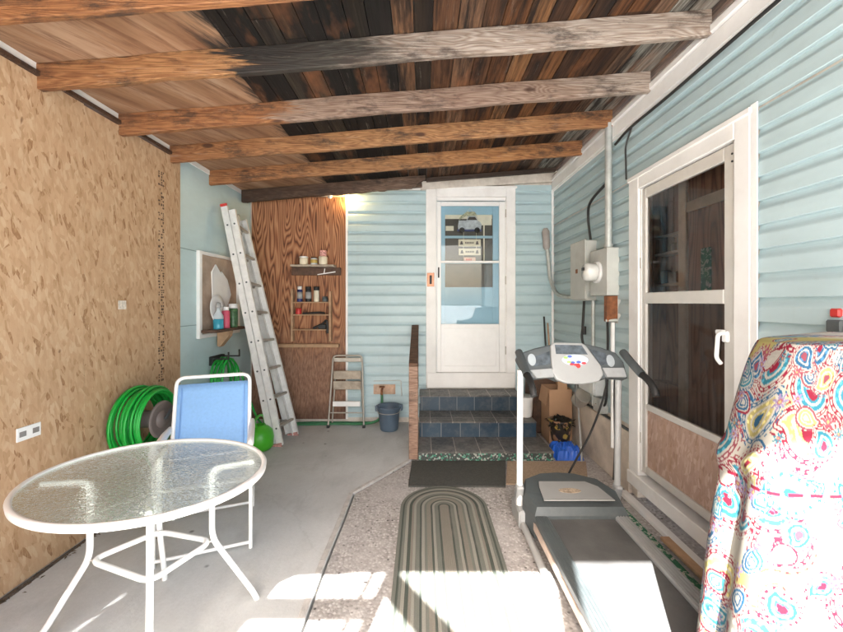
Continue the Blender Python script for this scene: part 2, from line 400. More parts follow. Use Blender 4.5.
DGREY = plain('charcoal_plastic', (.07, .082, .086), .45, 0, .1, 18, .08, .25, (.2, .19, .17)); MGREY = plain('grey_plastic', (.30, .31, .31), .5, 0, .08, 15, .05, .2); SILVER = plain('pale_grey_plastic', (.33, .335, .33), .4, 0, .05, 10, .03)
BELT = plain('dusty_belt', (.085, .085, .084), .75, 0, .25, 5, .3, .6, (.15, .145, .14)); GREEN = plain('green_hose', (.012, .36, .045), .35, 0, .2, 8, .03); DKGREEN = plain('dark_green_hose', (.03, .17, .07), .5, 0, .2, 8, .1, .3)
SLING = plain('blue_sling', (.205, .385, .66), .75, 0, .06, 60, .25, .08); LIME = plain('lime_plastic', (.06, .40, .02), .35, 0, .1, 9)
BUCKET = plain('blue_grey_plastic', (.085, .125, .175), .45, 0, .15, 6, .04, .25, (.25, .25, .24)); CARD = plain('cardboard', (.42, .255, .15), .85, 0, .08, 4, .1); BLUE = plain('blue_plastic', (.02, .11, .52), .4, 0, .2, 7)
SLATE = tile_mat(); BLUETILE = riser_mat(); MOSAIC = mosaic_mat(); RUG = rug_mat()
BMAT = plain('black_mat', (.055, .056, .05), .9, 0, .25, 60, .6, .35, (.12, .10, .08)); TMAT = plain('brown_mat', (.36, .265, .185), .95, 0, .25, 70, .7, .3); SHELFW = plain('worn_shelf_wood', (.40, .34, .27), .8, 0, .25, 12, .3, .5); DKWOOD = plain('dark_wood', (.085, .045, .028), .7, 0, .35, 18, .3, .3); TANW = plain('tan_wood', (.42, .27, .16), .75, 0, .2, 14, .3)
BLUEDOOR = plain('blue_door_paint', (.29, .46, .56), .45, 0, .06, 4, .03); DARKG = plain('dark_window', (.035, .028, .020), .35, 0, .5, 7, 0)
INWOOD = ply_grain('room_panelling', (.16, .065, .035), (.31, .145, .085), (.38, .20, .125), 'z', 12)
PANE = glass_pane('storm_glass', (.96, .95, .93), .9, .015, 1.52, .05); PANE2 = glass_pane('screened_glass', (.52, .49, .46), .75, .05, 1.5, .26, (.17, .155, .145), .8); PANEB = glass_pane('back_door_glass', (.92, .95, .95), .9, .01, 1.5, .05, gain=1.0)
PGLASS = pebble_glass(); RED = plain('red_plastic', (.5, .035, .03), .4); CREAM = plain('cream_paper', (.70, .64, .50), .6); NAVY = plain('navy_label', (.02, .035, .16), .4); YEL = plain('ochre_label', (.5, .36, .10), .5); TEAL = plain('aqua_liquid', (.05, .33, .45), .25); PINKP = plain('pink_label', (.66, .10, .17), .4); CLEAR = plain('cloudy_plastic', (.55, .62, .65), .3); COPPER = plain('copper_plate', (.42, .20, .12), .4, .5, .2, 30); FOL = plain('black_foliage', (.02, .022, .018), .7, 0, .5, 30)
TURF = None
def turf_mat():
    t = NT('green_patterned_mat'); co = t.co(); n = t.noise(co, 26, 4, .6, .8); 
    col = t.ramp(n.outputs[0], [(.3, (.02, .09, .055)), (.52, (.035, .17, .095)), (.56, (.48, .50, .44)), (.64, (.42, .42, .36)), (.67, (.03, .12, .07))])
    return t.fin(col, .9)
TURF = turf_mat()

# ------------------------------------------------------------------ dimensions
LX, RX, BY, FY = -2.12, 1.65, 4.85, -.5        # left wall, right wall, back wall, porch front
def roofz(x): return 2.82 + .0815*(x + 2.1)     # underside of roof deck
PX0, PXC = -.55, -.12

# ------------------------------------------------------------------ setting
g = MB().box(-150, 150, -150, 150, -.4, -.05).build('ground', YARD); tag(g, 'pale bare yard ground around the porch', None, None, 'structure')
edge = [(PX0-.005, -2.6), (PX0, 1.77), (-.552, 2.24), (-.54, 2.7), (-.535, 3.05), (-.42, 3.22), (-.27, 3.43), (-.12, 3.66), (-.1, 3.70)]
fl = MB(); fl.prism([(LX-.1, -2.6)] + edge + [(-.1, BY+.1), (LX-.1, BY+.1)], -.3, .006)
tag(fl.build('concrete_floor', CONC), 'worn grey concrete slab with stains on the left', None, None, 'structure')
pb = MB(); pb.prism([(x+.012, y) for x, y in edge] + [(-.09, BY+.1), (RX+.1, BY+.1), (RX+.1, -2.6)], -.3, -.002)
tag(pb.build('pebble_path', PEB), 'rough exposed pebble concrete strip leading to the steps', None, None, 'structure')
cu = MB()
for i in range(len(edge)-1):
    a, b = edge[i], edge[i+1]
    if b[1] <= 2.2: continue
    cu.bar((a[0]-.02, a[1], .004), (b[0]-.02, b[1], .004), .035, .016, bev=.004)
tag(cu.build('slab_edge', plain('edge_mortar', (.44, .42, .40), .9, 0, .2, 20, .5, .4)), 'raised mortar lip along the slab edge', None, None, 'structure')

# ------------------------------------------------------------------ left walls
t = thing('board_wall', 'bare tan chipboard wall along the left side with a dark batten on top', 'wall', (LX, 1.4, 0))
w = MB()
w.box(LX-.05, LX, FY, 2.445, .012, 2.742); w.box(LX-.05, LX, 2.449, 3.42, .012, 2.735)
w.build('chipboard_panel', OSB, t)
MB().box(LX-.02, LX+.018, FY, 3.44, 2.744, 2.772, .003).build('batten', BATTEN, t)
MB().box(LX-.05, LX-.004, FY, BY, 2.773, 2.90).build('white_frieze', WHITE, t)
m = MB(); zz = 2.56
while zz > .85:                                   # the printed stamps running down the panel edge
    h = random.uniform(.008, .02)
    for y in (3.145, 3.175, 3.195):
        if random.random() < .55: m.box(LX-.001, LX+.0012, y-random.uniform(.004, .012), y+random.uniform(.004, .012), zz-h, zz)
    zz -= h + random.uniform(.004, .014)
m.build('printed_stamp', plain('stamp_ink', (.11, .065, .04), .8), t)
t = thing('blue_wall', 'smooth aqua painted panel wall behind the ladder with a boarded window', 'wall', (LX, 4.1, 0))
w = MB(); w.box(LX-.06, LX-.012, 3.40, BY, .0, 2.80); w.build('painted_panel', BLUEPANEL, t)
s_ = MB(); s_.box(LX-.014, LX-.009, 3.43, 3.70, 1.975, 1.983); s_.box(LX-.014, LX-.009, 3.43, 3.68, 1.28, 1.286); s_.build('panel_joint', plain('joint_teal', (.22, .30, .30), .7), t)  # narrow strips of darker blue-green on the panel joints
wf = MB(); Y0, Y1, Z0, Z1 = 3.68, 4.5, 1.15, 1.99
wf.box(LX-.012, LX+.022, Y0, Y0+.045, Z0, Z1, .003); wf.box(LX-.012, LX+.022, Y1-.045, Y1, Z0, Z1, .003)
wf.box(LX-.012, LX+.018, Y0+.046, Y1-.046, Z0, Z0+.04, .003); wf.box(LX-.012, LX+.018, Y0+.046, Y1-.046, Z1-.03, Z1, .003)
win = wf.build('window_frame', WHITE, t)
wb = MB().box(LX-.012, LX-.002, Y0+.04, Y1-.04, Z0+.04, Z1-.03).build('window_board', plain('peeling_board', (.42, .32, .245), .8, 0, .25, 6, .3, .55, (.24, .14, .08)), win)
pl = MB(); pl.prism([(3.93, 1.45), (3.91, 1.80), (3.985, 1.885), (4.08, 1.80), (4.10, 1.82), (4.22, 1.74), (4.30, 1.58), (4.20, 1.42)], LX+.004, LX+.016, 'x')
tag(pl.build('pointed_plaque', WHITE2), 'white pointed plaque standing behind the round disc in the boarded window', 'plaque')
M_ = Matrix.Translation((LX+.05, 3.93, 1.43)) @ Matrix.Rotation(R(86), 4, 'Y')
dk = MB().lathe([(.0, 0), (.10, .0), (.145, .012), (.145, .017), (.1, .006), (0, .006)], (0, 0, 0), 32, M_)
tag(dk.build('round_plate', WHITE2), 'round white plate leaning in the boarded window on the left', 'plate')
t = thing('wall_shelf', 'small dark wall shelf with a tan wooden bracket under the boarded window', 'shelf', (LX, 4.0, 1.2))
MB().box(LX+.022, LX+.17, 3.70, 4.36, 1.205, 1.232, .003).build('shelf_board', DKWOOD, t)
MB().prism([(LX+.024, 1.204), (LX+.15, 1.204), (LX+.14, 1.15), (LX+.05, 1.04), (LX+.024, 1.05)], 3.99, 4.07, 'y').build('bracket', TANW, t)
SB = 'bottles on the left wall shelf'
def bottle(name, label, cat, loc, prof, mats, group, seg=18):
    """mats: list of (part, z0, z1, mat); profile revolved, split by height"""
    th = thing(name, label, cat, loc, 0, group)
    for part, ps, mt in mats:
        MB().lathe(ps, loc, seg).build(part, mt, th)
    return th
x = LX+.10
bottle('spray_bottle', 'clear spray bottle holding blue liquid on the left shelf', 'bottle', (x, 3.87, 1.232), None,
       [('liquid', [(0, 0), (.045, 0), (.048, .01), (.048, .10), (.0, .10)], TEAL), ('upper_body', [(.048, .101), (.046, .13), (.018, .18), (.016, .21), (0, .21)], CLEAR), ('spray_head', [(.02, .211), (.024, .22), (.02, .26), (0, .265)], SILVER)], SB)
bottle('aerosol_can', 'pink labelled can standing in the middle of the left shelf', 'can', (x, 4.02, 1.232), None,
       [('can_body', [(0, 0), (.036, 0), (.037, .005), (.037, .17), (.03, .18), (0, .18)], PINKP), ('cap', [(.028, .181), (.028, .215), (.024, .22), (0, .22)], WHITE2)], SB)
bottle('aerosol_can', 'dark green labelled can with a wide white cap on the left shelf', 'can', (x, 4.17, 1.232), None,
       [('can_body', [(0, 0), (.046, 0), (.047, .005), (.047, .19), (.04, .20), (0, .20)], plain('green_label', (.05, .12, .05), .4, 0, .6, 30)), ('cap', [(.044, .201), (.044, .245), (.04, .25), (0, .25)], WHITE2)], SB)
def outlet(y, z, L, label, cat):
    th = thing('wall_outlet', label, cat, (LX, y, z))
    MB().box(LX, LX+.006, y-L/2, y+L/2, z-.036, z+.036, .002).build('cover_plate', WHITE2, th)
    sg = plain('socket_grey', (.22, .21, .2), .5)
    for k in (-.27, .27): MB().box(LX+.0055, LX+.0085, y+k*L-.018, y+k*L+.018, z-.014, z+.014, .001).build('socket', sg, th)
outlet(2.10, .80, .13, 'white double outlet mounted sideways low on the chipboard wall', 'outlet')
tag(MB().box(LX, LX+.005, 2.72, 2.79, 1.448, 1.51, .001).build('blank_plate', plain('faded_plate', (.66, .60, .52), .6, 0, .3, 60)), 'small square pale plate high up on the chipboard wall', 'wall plate')

q = MB(); rr = random.Random(21)
for k in range(260):
    y_ = rr.uniform(1.2, 3.4); x_ = LX+.01+abs(rr.gauss(0, .022)); a_ = rr.uniform(0, 3.14); l_ = rr.uniform(.006, .02); w_ = l_*rr.uniform(.25, .6); z_ = .008+rr.uniform(0, .006)
    ca_, sa_ = math.cos(a_), math.sin(a_)
    q.add([(x_+ca_*l_, y_+sa_*l_, z_), (x_-sa_*w_, y_+ca_*w_, z_+.004), (x_-ca_*l_, y_-sa_*l_, z_), (x_+sa_*w_, y_-ca_*w_, z_+.003)], [[0, 1, 2, 3]])
tag(q.build('leaf_litter', plain('dead_leaves', (.12, .085, .055), .9, 0, .6, 40), fix=False), 'dark leaf litter along the foot of the chipboard wall', None, None, 'stuff')
tag(MB().prism([(LX+.001, 1.0), (LX+.03, 1.0), (LX+.022, 1.6), (LX+.04, 2.0), (LX+.018, 2.5), (LX+.03, 3.0), (LX+.012, 3.4), (LX+.001, 3.4)], .0, .0085).build('dirt_shade_strip', plain('dirt_and_shade', (.10, .085, .07), .95, 0, .5, 30, .6)), 'dark dirt and painted shade along the foot of the chipboard wall', None, None, 'stuff')  # dark grime line with the shade at the wall base coloured in

# ------------------------------------------------------------------ siding helper
def siding(mbx, z0, z1, place, course=.117, base=0.0):
    """place(offset, z) -> (start point, end point)"""
    k_ = course/.117; prof = [(.0, .001), (.0006, .021), (.004, .0235), (.068*k_, .0215), (.075*k_, .0188), (.082*k_, .0140), (.089*k_, .0090), (.096*k_, .0052), (.105*k_, .0024), (.1165*k_, .001)]
    pts = []
    k = math.floor((z0-base)/course)
    while base + k*course < z1:
        for (dz, o) in prof:
            z = base + k*course + dz
            pts.append((o, z))
        k += 1
    out = []
    for i, (o, z) in enumerate(pts):
        if z < z0 or z > z1: continue
        out.append((o, z))
    n = len(out); vs = []
    for o, z in out: vs.append(place(o, z)[0])
    for o, z in out: vs.append(place(o, z)[1])
    mbx.add(vs, [[i, i+1, n+i+1, n+i] for i in range(n-1)])

# ------------------------------------------------------------------ back wall
DX0, DX1, DZ0, DZ1 = .187, 1.032, .629, 2.744
t = thing('house_end_wall', 'back wall of blue siding and brown plywood with a glazed white storm door', 'wall', (0, BY, 0))
sd = MB()
siding(sd, .06, 2.885, lambda o, z: ((-.93, BY-o, z), (.052, BY-o, z)), .125)
siding(sd, .30, 2.95, lambda o, z: ((1.155, BY-o, z), (RX-.03, BY-o, z)), .125)
sd.build('blue_siding', SIDING2, t)
bk = MB(); bk.box(LX-.1, .06, BY+.004, BY+.1, 0, 3.2); bk.box(1.15, RX+.1, BY+.004, BY+.1, 0, 3.3); bk.box(.062, 1.148, BY+.004, BY+.1, 2.85, 3.3); bk.box(.062, 1.148, BY+.004, BY+.1, 0, .45)
bk.build('sheathing', OLDWHITE, t)
MB().box(LX+.012, -.945, BY-.02, BY, .05, 2.80).build('plywood_panel', PLY, t)
tr = MB(); tr.box(-.945, -.918, BY-.024, BY, .05, 2.88, .002); tr.box(RX-.045, RX-.02, BY-.03, BY-.001, .3, 2.98, .003); tr.box(-.93, .05, BY-.028, BY-.001, 2.886, 2.91, .002)
tr.build('siding_trim', WHITE, t)
tb = MB(); tb.add([(-.02, BY-.045, 2.885), (RX-.02, BY-.045, 2.985), (RX-.02, BY-.045, 3.11), (-.02, BY-.045, 2.985), (-.02, BY-.002, 2.885), (RX-.02, BY-.002, 2.985), (RX-.02, BY-.002, 3.11), (-.02, BY-.002, 2.985)],
    [[0, 1, 2, 3], [4, 5, 6, 7], [0, 1, 5, 4], [2, 3, 7, 6], [0, 3, 7, 4], [1, 2, 6, 5]])
tb.build('white_header_board', OLDWHITE, t)
cs = MB()
cs.box(.05, DX0-.012, BY-.035, BY+.05, .47, 2.93, .004); cs.box(DX1+.012, 1.157, BY-.035, BY+.05, .47, 2.93, .004)
cs.box(DX0-.011, DX1+.011, BY-.035, BY+.05, 2.80, 2.93, .004); cs.box(.03, 1.175, BY-.044, BY-.001, 2.905, 2.93, .003)
cs.box(DX0-.011, DX0-.002, BY-.01, BY+.05, .63, 2.79); cs.box(DX1+.002, DX1+.011, BY-.01, BY+.05, .63, 2.79); cs.box(DX0-.011, DX1+.011, BY-.01, BY+.05, 2.76, 2.799)
cs.build('door_casing', WHITE, t)
MB().box(.06, 1.147, BY-.05, BY+.05, .44, .628, .004).build('door_sill', WHITE, t)
# inner blue door
dm = MB(); y0, y1 = BY+.06, BY+.1
dm.box(DX0, .29, y0, y1, .63, 2.79); dm.box(.892, DX1, y0, y1, .63, 2.79); dm.box(.291, .891, y0, y1, .63, 1.687); dm.box(.291, .891, y0, y1, 2.60, 2.79)
dm.box(.291, .891, y0+.008, y1-.002, 2.305, 2.335); dm.box(.291, .891, y0+.008, y1-.002, 1.985, 2.012)
ind = dm.build('inner_door', BLUEDOOR, t)
MB().box(.288, .894, y0+.022, y0+.03, 1.68, 2.61).build('window_pane', DARKG, ind)
tw = MB(); tw.box(.291, .885, y0+.012, y0+.021, 2.55, 2.60); tw.box(.63, .88, y0+.012, y0+.021, 2.47, 2.55); tw.box(.775, .79, y0+.012, y0+.021, 2.0, 2.47); tw.box(.30, .40, y0+.015, y0+.021, 2.40, 2.46)
tw.build('window_valance', CREAM, ind)
# storm door
fr = MB(); y0, y1 = BY-.012, BY+.02
fr.box(DX0, .236, y0, y1, DZ0, DZ1, .003); fr.box(.958, DX1, y0, y1, DZ0, DZ1, .003); fr.box(.237, .957, y0, y1, 2.694, DZ1, .003)
fr.box(.237, .957, y0, y1, 1.985, 2.012, .003); fr.box(.237, .957, y0+.002, y1, DZ0+.001, 1.226, .003)
st = fr.build('storm_door', WHITE2, t)
for nm_, za, zb in (('lower_glass', 1.226, 1.985), ('upper_glass', 2.012, 2.694)): MB().add([(.236, y0+.01, za), (.958, y0+.01, za), (.958, y0+.01, zb), (.236, y0+.01, zb)], [[0, 1, 2, 3]]).build(nm_, PANEB, st, fix=False)
kp = MB(); kp.box(.275, .92, y0-.004, y0+.002, .70, .712, .001); kp.box(.275, .92, y0-.004, y0+.002, 1.17, 1.182, .001); kp.box(.268, .28, y0-.004, y0+.002, .70, 1.18, .001); kp.box(.915, .927, y0-.004, y0+.002, .70, 1.18, .001)
kp.build('panel_moulding', WHITE2, st)
hg = MB(); hg.box(.198, .215, y0-.02, y0, 1.80, 1.93, .004); hg.build('door_handle', BLACKR, st)
for z in (.85, 1.72, 2.55): MB().box(DX1+.0, DX1+.014, y0-.008, y0+.004, z, z+.10, .002).build('hinge', ALUD, st)
th = thing('door_plate', 'copper doorbell plate with a black slot left of the back door', 'doorbell', (.11, BY-.035, 1.84))
MB().box(.062, .15, BY-.043, BY-.035, 1.69, 1.86, .003).build('plate', COPPER, th); MB().box(.092, .122, BY-.049, BY-.0425, 1.72, 1.83, .003).build('black_slot', BLACKR, th)
# hanging truck sign inside the storm door glass
yS = BY+.034
th = thing('hanging_sign', 'small truck shaped sign with three tags hanging in the back door window', 'sign', (.59, yS, 2.5))
tk = MB(); tk.prism([(.455, 2.40), (.735, 2.40), (.745, 2.47), (.73, 2.50), (.70, 2.515), (.67, 2.575), (.58, 2.575), (.555, 2.52), (.46, 2.52), (.45, 2.45)], yS-.006, yS+.004, 'y'); tk.build('truck_body', plain('truck_paint', (.42, .45, .48), .5, 0, .3, 20), th)
tk = MB(); tk.prism([(.565, 2.525), (.59, 2.565), (.66, 2.565), (.69, 2.525)], yS-.009, yS-.0065, 'y'); tk.build('truck_window', DARKG, th)
tk = MB(); tk.prism([(.46, 2.523), (.47, 2.56), (.52, 2.60), (.56, 2.63), (.66, 2.63), (.69, 2.585), (.55, 2.577)], yS-.005, yS+.003, 'y'); tk.build('flowers', plain('flower_load', (.35, .34, .22), .7, 0, .7, 60), th)
for xx in (.50, .69): MB().lathe([(0, -.008), (.034, -.008), (.034, .006), (0, .006)], (xx, yS-.004, 2.40), 16, Matrix.Rotation(R(90), 4, 'X')).build('truck_wheel', BLACKR, th)
tk = MB(); tk.box(.44, .745, yS-.006, yS+.004, 2.385, 2.41); tk.build('bumper', NAVY, th)
for i, (z0_, z1_, xa, xb) in enumerate(((2.195, 2.285, .455, .735), (2.085, 2.17, .46, .735), (2.0, 2.06, .52, .67))):
    tg = MB().box(xa, xb, yS-.005, yS+.003, z0_, z1_, .003).build('tag', CREAM if i < 2 else plain('pink_tag', (.6, .36, .28), .6), th)
    q = MB(); zc = (z0_+z1_)/2
    ink = plain('tag_ink', (.06, .05, .05), .6) if i < 2 else RED
    if i < 2:
        for k in (xa+.04, xb-.045): MB().prism([(k-.02, zc-.022), (k+.02, zc-.022), (k+.008, zc+.024), (k-.01, zc+.018)], yS-.0072, yS-.0055, 'y').build('mark', ink, tg)
    n_ = 6 if i < 2 else 4; o_ = .085 if i < 2 else .03
    for k in range(n_):
        q.box(xa+o_+k*.019, xa+o_+.012+k*.019, yS-.0072, yS-.0055, zc-.010, zc+.012)
        if k: q.box(xa+o_+k*.019-.0075, xa+o_+k*.019+.0005, yS-.0070, yS-.0056, zc-.003, zc+.001)
    q.build('lettering', ink, tg)
q = MB(); q.tube([(.50, yS, 2.55), (.60, yS, 2.675), (.70, yS, 2.55)], .0025, 6); q.tube([(.52, yS, 2.40), (.52, yS, 2.05)], .002, 6); q.tube([(.68, yS, 2.40), (.68, yS, 2.10)], .002, 6)
q.build('string', CREAM, th)
# bulbs
for xx, lit, lab in ((-.90, True, 'lit warm bulb at the top corner of the blue siding'), (-1.13, False, 'unlit white bulb above the brown plywood')):
    th = thing('light_bulb', lab, 'bulb', (xx, BY-.05, 2.77 if lit else 2.80), 0, 'string bulbs under the eave')
    zb = 2.77 if lit else 2.80
    MB().lathe([(0, -.03), (.022, -.022), (.03, 0), (.024, .022), (.014, .04), (0, .04)], (xx, BY-.06, zb), 16).build('globe', emit('lit_bulb', (1, .66, .28), 30.0) if lit else WHITE2, th)
    MB().lathe([(0, .041), (.016, .041), (.016, .075), (0, .075)], (xx, BY-.06, zb), 12).build('socket', BLACKR, th)
q = MB().tube(smooth_path([(-1.55, BY-.06, 2.80), (-1.13, BY-.062, 2.875), (-1.0, BY-.06, 2.86), (-.9, BY-.062, 2.845), (-.5, BY-.06, 2.9)]), .004, 6)
tag(q.build('bulb_wire', BLACKR), 'thin black wire carrying the string bulbs', 'wire')
# shelf and rack on the plywood
t = thing('wall_shelf', 'weathered wooden shelf on the brown plywood carrying two jars and a bottle', 'shelf', (-1.3, BY-.02, 1.83))
MB().box(-1.585, -1.06, BY-.17, BY-.022, 1.925, 1.952, .003).build('shelf_board', SHELFW, t)
MB().box(-1.60, -1.0, BY-.07, BY-.022, 1.83, 1.923, .003).build('back_rail', DKWOOD, t)
q = MB(); q.bar((-1.28, BY-.075, 1.835), (-1.06, BY-.075, 1.87), .004, .012); q.bar((-1.2, BY-.075, 1.85), (-1.19, BY-.075, 1.91), .004, .01); q.build('white_tape', WHITE2, t)
SH = 'jars on the upper plywood shelf'; y = BY-.10
def jar(name, label, cat, xx, z, r, h, capr, caph, body, cap, group, band=None):
    th = thing(name, label, cat, (xx, y, z), 0, group)
    MB().lathe([(0, 0), (r*.96, 0), (r, .006), (r, h-.008), (r*.9, h), (0, h)], (xx, y, z), 18).build('jar_body', body, th)
    MB().lathe([(0, h), (capr, h+.001), (capr, h+caph-.003), (capr*.93, h+caph), (0, h+caph)], (xx, y, z), 18).build('cap', cap, th)
    if band: MB().lathe([(r+.0008, h*.25), (r+.0012, h*.25), (r+.0012, h*.8), (r+.0008, h*.8)], (xx, y, z), 18).build('paper_label', band, th)
jar('white_jar', 'squat white tub at the left end of the plywood shelf', 'jar', -1.44, 1.953, .05, .082, .052, .018, CREAM, WHITE2, SH)
jar('ochre_jar', 'ochre labelled jar between the white tub and the red capped bottle', 'jar', -1.315, 1.953, .042, .078, .036, .016, CLEAR, DKWOOD, SH, YEL)
jar('pill_bottle', 'white bottle with a red and white top on the plywood shelf', 'bottle', -1.205, 1.953, .053, .10, .042, .075, CREAM, plain('red_white_cap', (.62, .3, .27), .5, 0, .7, 70), SH)
t = thing('spice_rack', 'pale wooden rack with three narrow shelves fixed on the brown plywood', 'rack', (-1.3, BY-.02, 1.0))
MB().box(-1.60, -1.575, BY-.10, BY-.022, 1.02, 1.66, .002).build('side_rail', TANW, t); MB().box(-1.135, -1.11, BY-.10, BY-.022, 1.02, 1.63, .002).build('side_rail', TANW, t)
for z in (1.502, 1.35, 1.168): MB().box(-1.574, -1.136, BY-.10, BY-.022, z-.014, z, .002).build('shelf', TANW, t)
MB().box(-1.78, -1.02, BY-.09, BY-.022, .945, .985, .003).build('bottom_rail', TANW, t)
RK = 'bottles and bits on the spice rack'; y = BY-.062
jar('glue_bottle', 'dark blue bottle with a white cap on the rack', 'bottle', -1.50, 1.503, .032, .15, .026, .04, NAVY, WHITE2, RK, SILVER)
jar('dark_bottle', 'black bottle with a grey label in the middle of the rack', 'bottle', -1.395, 1.503, .035, .15, .034, .035, BLACKR, BLACKR, RK, SILVER)
jar('pale_bottle', 'cream bottle with a black cap on the rack', 'bottle', -1.295, 1.503, .034, .14, .036, .045, CREAM, BLACKR, RK)
jar('small_tin', 'small dark tin at the right end of the top rack shelf', 'tin', -1.19, 1.503, .035, .05, .03, .015, DGREY, DGREY, RK)
jar('red_cup', 'small red pot on the middle rack shelf', 'pot', -1.515, 1.351, .035, .06, .036, .012, RED, RED, RK)
q = MB(); q.tube(smooth_path([(-1.46, BY-.07, 1.36), (-1.35, BY-.08, 1.365), (-1.25, BY-.07, 1.37), (-1.19, BY-.08, 1.362)]), .012, 8); tag(q.build('dark_tool', BLACKR), 'dark hand tool lying on the middle rack shelf', 'tool')
q = MB(); q.tube(smooth_path([(-1.33, BY-.08, 1.18), (-1.22, BY-.08, 1.23), (-1.16, BY-.105, 1.27), (-1.15, BY-.105, 1.12)]), .014, 8); q.box(-1.27, -1.17, BY-.09, BY-.05, 1.17, 1.23, .008); tag(q.build('black_drill', BLACKR), 'black drill like tool hooked on the lowest rack shelf', 'tool')

# ------------------------------------------------------------------ right house wall
HY0, HY1 = 1.915, 3.05
t = thing('house_side_wall', 'sage green sided house wall on the right with a framed storm door', 'wall', (RX, 2.4, 0))
sd = MB()
siding(sd, 2.455, 2.90, lambda o, z: ((RX-o, FY-.3, z), (RX-o, BY, z)))
siding(sd, .14, 2.455, lambda o, z: ((RX-o, FY-.3, z), (RX-o, HY0-.013, z)))
siding(sd, .49, 2.455, lambda o, z: ((RX-o, HY1+.002, z), (RX-o, BY, z)))
sd.build('siding', SIDING, t)
bk = MB(); bk.box(RX+.003, RX+.08, FY-.3, HY0+.06, 0, 3.1); bk.box(RX+.003, RX+.08, HY1-.06, BY+.1, 0, 3.1); bk.box(RX+.003, RX+.08, HY0+.061, HY1-.061, 2.40, 3.1)
bk.build('sheathing', OLDWHITE, t)
MB().box(RX-.03, RX+.002, HY1+.01, BY, 0, .475, .004).build('foundation', STUCCO, t)
q = MB(); q.box(RX-.022, RX-.002, HY1+.003, BY, .478, .492); q.build('starter_strip', DGREY, t)
q = MB(); q.box(RX-.045, RX, FY-.3, BY, 2.88, 2.985, .006); q.box(RX-.06, RX, FY-.3, BY, 2.987, 3.035, .006); q.box(RX-.028, RX, FY-.3, BY, 2.862, 2.879, .003)
q.build('eave_trim', WHITE, t)
cs = MB(); x0, x1 = RX-.035, RX+.06
cs.box(x0, x1, HY0+.008, 2.02, .20, 2.452, .005); cs.box(x0, x1, 2.915, HY1, .20, 2.452, .005); cs.box(x0, x1, 2.022, 2.913, 2.345, 2.452, .005)
cs.box(x0-.01, RX+.002, HY0, HY1+.005, 2.43, 2.46, .003)
cs.box(RX-.022, x1, 2.021, 2.035, .24, 2.34); cs.box(RX-.022, x1, 2.895, 2.914, .24, 2.34)
cs.build('door_casing', WHITE, t)
MB().box(RX-.034, RX-.0265, HY0-.034, HY0+.006, .14, 2.47, .002).build('channel_trim', WHITE2, t)
q = MB(); q.box(RX-.05, RX+.06, HY0-.01, HY1, .10, .198, .005); q.box(RX-.11, RX-.05, HY0-.2, HY1, -.001, .03, .003)
q.build('threshold', WHITE, t)
sx0, sx1 = RX-.018, RX+.014
fr = MB(); a, b = 2.037, 2.893
fr.box(sx0, sx1, a, 2.108, .245, 2.335, .004); fr.box(sx0, sx1, 2.845, b, .245, 2.335, .004)
fr.box(sx0, sx1, 2.109, 2.844, 2.262, 2.335, .004); fr.box(sx0-.003, sx1, 2.109, 2.844, 1.49, 1.568, .004); fr.box(sx0, sx1, 2.109, 2.844, .715, .758, .004); fr.box(sx0, sx1, 2.109, 2.844, .245, .30, .004)
sd_ = fr.build('storm_door', ALMOND, t)
MB().add([(RX-.002, 2.109, 1.567), (RX-.002, 2.109, 2.263), (RX-.002, 2.845, 2.263), (RX-.002, 2.845, 1.567)], [[0, 1, 2, 3]]).build('upper_glass', PANE, sd_, fix=False)
MB().add([(RX-.002, 2.109, .757), (RX-.002, 2.109, 1.491), (RX-.002, 2.845, 1.491), (RX-.002, 2.845, .757)], [[0, 1, 2, 3]]).build('lower_glass', PANE2, sd_, fix=False)
MB().box(RX-.006, RX+.002, 2.11, 2.843, .301, .714).build('kick_panel', KICK, sd_)
hd = MB(); hd.box(sx0-.022, sx0, 2.06, 2.10, 1.285, 1.345, .006); hd.tube(fillet([(sx0-.015, 2.08, 1.335), (sx0-.05, 2.085, 1.33), (sx0-.055, 2.09, 1.20), (sx0-.03, 2.09, 1.17)], .02), .011, 8); hd.box(sx0-.03, sx0, 2.085, 2.135, 1.325, 1.35, .005)
hd.build('handle', WHITE2, sd_)
for z in (.45, .95, 1.75): MB().box(sx0-.006, sx0+.004, 2.90, 2.912, z, z+.08, .002).build('hinge', ALUD, sd_)
for z in (2.24, 2.28): MB().tube([(sx0-.004, 2.05, z), (sx0+.002, 2.05, z)], .006, 8).build('screw', BLACKR, sd_)
# panelled lobby just behind the storm door
q = MB(); q.box(1.79, 1.83, 1.95, 2.62, .1, 2.5); q.box(1.79, 1.83, 2.70, 3.02, .1, .9); q.box(1.89, 1.92, 2.62, 3.02, .9, 2.5); q.box(RX+.061, 1.92, 3.02, 3.06, .1, 2.5); q.box(RX+.061, 1.92, 1.91, 1.95, .1, 2.5); q.box(1.831, 1.92, 2.585, 2.618, .1, 2.5); q.box(1.831, 1.92, 2.70, 3.02, .86, .899); q.box(RX+.061, 1.92, 1.951, 3.019, 2.45, 2.5); q.box(RX+.061, 1.92, 1.951, 3.019, .05, .10)
room = q.build('lobby', INWOOD, t)
q = MB(); q.box(1.772, 1.84, 2.621, 2.70, .1, 2.449, .004); q.build('door_trim', OLDWHITE, room)
q = MB(); q.box(1.775, 1.789, 2.0, 2.62, 2.10, 2.17, .003); q.build('cross_trim', OLDWHITE, room)
for z in (1.62, 1.85, 1.98): MB().box(1.80, 1.888, 2.701, 3.019, z, z+.018).build('lobby_shelf', OLDWHITE, room)
rr = random.Random(9)
